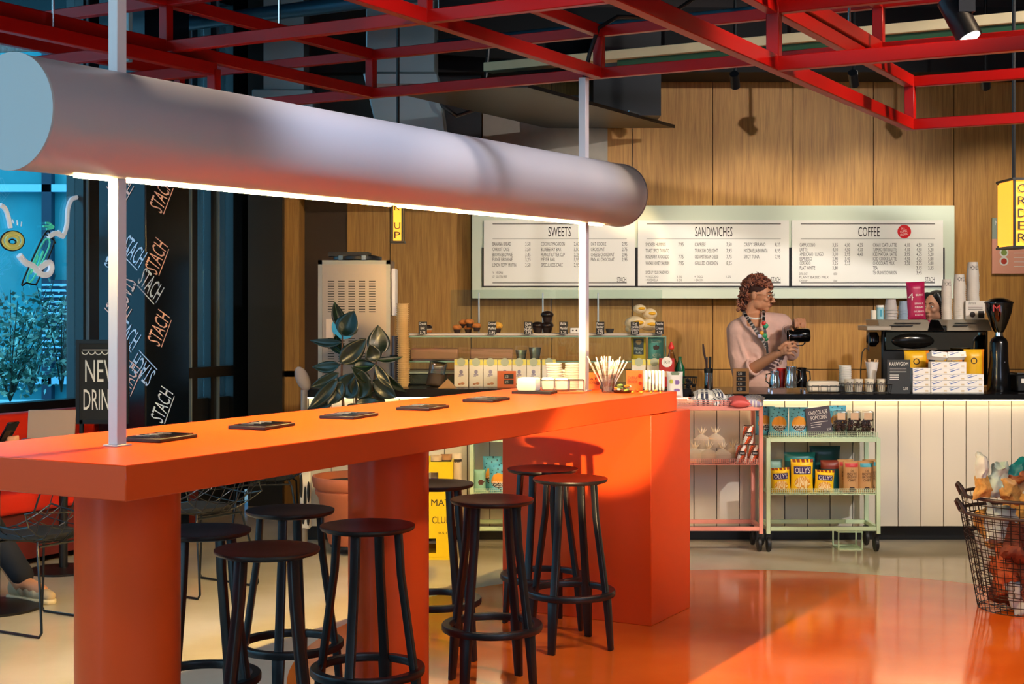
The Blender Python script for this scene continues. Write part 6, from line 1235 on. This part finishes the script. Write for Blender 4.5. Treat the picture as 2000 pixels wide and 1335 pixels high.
organic('black_top', c, mat('top_black', '141416', .8), .01, wo, 4); hm2 = MB(); hm2.ball((0, .028, .045), (.084, .096, .09), n=26, M=WM); hm2.ball((0, .07, -.04), (.075, .05, .12), n=22, M=WM); [limb(hm2, [(s*.05, -.03, .09), (s*.077, -.015, .02), (s*.08, .02, -.1), (s*.07, .05, -.2)], [.03, .024, .03, .03], M=WM) for s in (-1, 1)]
organic('hair', hm2, mat('hair_black', '0d0a0a', .35), .008, wo, 3)
# ---- seated guest at the left edge ----
gu = thing('person', 'seated guest mostly out of frame, holding a phone, beige trainers', 'person')
def G_(v, t, z): q = FO+V*v+U*t; return Vector((q.x, q.y, z))
T0 = -1.55; b = MB(); HG = Matrix.Translation(G_(.58, T0, 1.2)) @ Matrix.Rotation(AZ+pi/2, 4, 'Z'); headprims(b, HG)
limb(b, [G_(.42, T0, 1.02), G_(.4, T0, .8), G_(.42, T0, .6)], [.1, .13, .14], n=18); limb(b, [G_(.45, T0-.17, .98), G_(.45, T0+.17, .98)], [.055, .055])
for s in (-1, 1):
    ft_ = G_(1.42 if s > 0 else 1.2, T0+s*.14, .09); limb(b, [G_(.45, T0+s*.1, .58), G_(.95, T0+s*.13, .6), ft_], [.085, .07, .05]); limb(b, [ft_, ft_+V*.15-Vector((0, 0, .03))], [.045, .035])
    sh = G_(.45, T0+s*.19, .97); elb = G_(.6, T0+s*.26, .78); hnd = at(8, 862, 7.72) if s < 0 else G_(1.0, T0+.12, .84); limb(b, [sh, elb, hnd], [.05, .042, .027])
    if s < 0:
        for i in range(4): limb(b, [hnd+V*(.02)+U*0+Vector((0, 0, -.012+i*.014)), hnd+V*.055+U*-.02+Vector((0, 0, -.02+i*.015)), hnd+V*.085+U*.0+Vector((0, 0, -.018+i*.015)), hnd+V*.08+U*.025+Vector((0, 0, -.014+i*.015))], [.012, .0105, .0095, .0085], n=10)
        limb(b, [hnd, hnd+V*.03+Vector((0, 0, .04)), hnd+V*.045+U*.01+Vector((0, 0, .065))], [.015, .012, .009], n=10); b.ball(hnd+V*.03, (.03, .028, .035), n=12)
    else:
        hand(b, hnd, V, Vector((0, 0, 1)), [[hnd+V*.08+U*((k-1.5)*.02), hnd+V*.11+U*((k-1.5)*.021), hnd+V*.125+U*((k-1.5)*.02)-Vector((0, 0, .02))] for k in range(4)], [hnd+V*.02-U*.02, hnd+V*.05-U*.045, hnd+V*.075-U*.05])
organic('body', b, skin, .007, gu, 3); face_bits(HG, gu)
c = MB(); limb(c, [G_(.43, T0, 1.0), G_(.41, T0, .8), G_(.43, T0, .62)], [.115, .145, .15], n=18); limb(c, [G_(.45, T0-.17, .97), G_(.45, T0+.17, .97)], [.065, .065])
for s in (-1, 1): sh = G_(.45, T0+s*.19, .96); elb = G_(.6, T0+s*.26, .78); hnd = at(8, 862, 7.72) if s < 0 else G_(1.0, T0+.12, .84); limb(c, [sh, elb, elb.lerp(hnd, .8)], [.062, .055, .04], n=16)
organic('grey_jumper', c, mat('grey_wool', 'b8b4b0', .9, bump=.2), .01, gu, 4)
c = MB()
for s in (-1, 1): ft_ = G_(1.42 if s > 0 else 1.2, T0+s*.14, .13); limb(c, [G_(.43, T0+s*.1, .58), G_(.95, T0+s*.13, .6), ft_], [.1, .085, .062], n=18)
organic('dark_jeans', c, mat('jeans_dark', '10141c', .85, bump=.2), .01, gu, 4)
for s, lb in ((-1, None), (1, None)):
    c = MB(); ft_ = G_(1.42 if s > 0 else 1.2, T0+s*.14, 0); 
    for k, (x, w_, hh) in enumerate([(-.06, .035, .05), (-.03, .042, .065), (.02, .042, .06), (.07, .042, .048), (.12, .045, .036), (.17, .044, .032), (.2, .036, .028)]): c.ball(ft_+V*x+Vector((0, 0, hh+.012)), (w_, w_, hh), n=16)
    sh_ = organic('trainer', c, mat('trainer_beige', 'c4ad8c', .7, bump=.15), .006, gu, 3); m = MB(); pts = [(-.1, 0), (-.08, .04), (.05, .045), (.16, .05), (.225, .03), (.245, 0), (.225, -.03), (.16, -.05), (.05, -.045), (-.08, -.04)]; m.prism([tuple((ft_+V*x+U*y).to_2d()) for x, y in pts], .001, .026); m.build('sole', mat('sole_cream', 'd8c8a4', .6), sh_, bevel=.004)
    m = MB(); [m.tube([ft_+V*(.03+i*.025)-U*.03+Vector((0, 0, .115-i*.014)), ft_+V*(.035+i*.025)+Vector((0, 0, .132-i*.016)), ft_+V*(.03+i*.025)+U*.03+Vector((0, 0, .115-i*.014))], .003, 6) for i in range(4)]; m.build('laces', mat('lace_white', 'e0d4bc', .7), sh_)
ph = thing('mobile_phone', 'black phone held up in the hand at the left frame edge', 'phone', at(16, 845, 7.66)); Mx = Matrix.Rotation(-.55, 4, 'Y') if False else Matrix.Rotation(.6, 4, 'Y'); MB().box((0, 0, 0), (.012, .075, .15), M=Matrix.Rotation(AZ, 4, 'Z') @ Matrix.Rotation(.65, 4, 'Y')).build('case', blackg, ph, bevel=.004)
MB().box((-.0075, 0, 0), (.001, .068, .14), M=Matrix.Rotation(AZ, 4, 'Z') @ Matrix.Rotation(.65, 4, 'Y')).build('screen', mat('phone_screen', '101820', .1), ph)
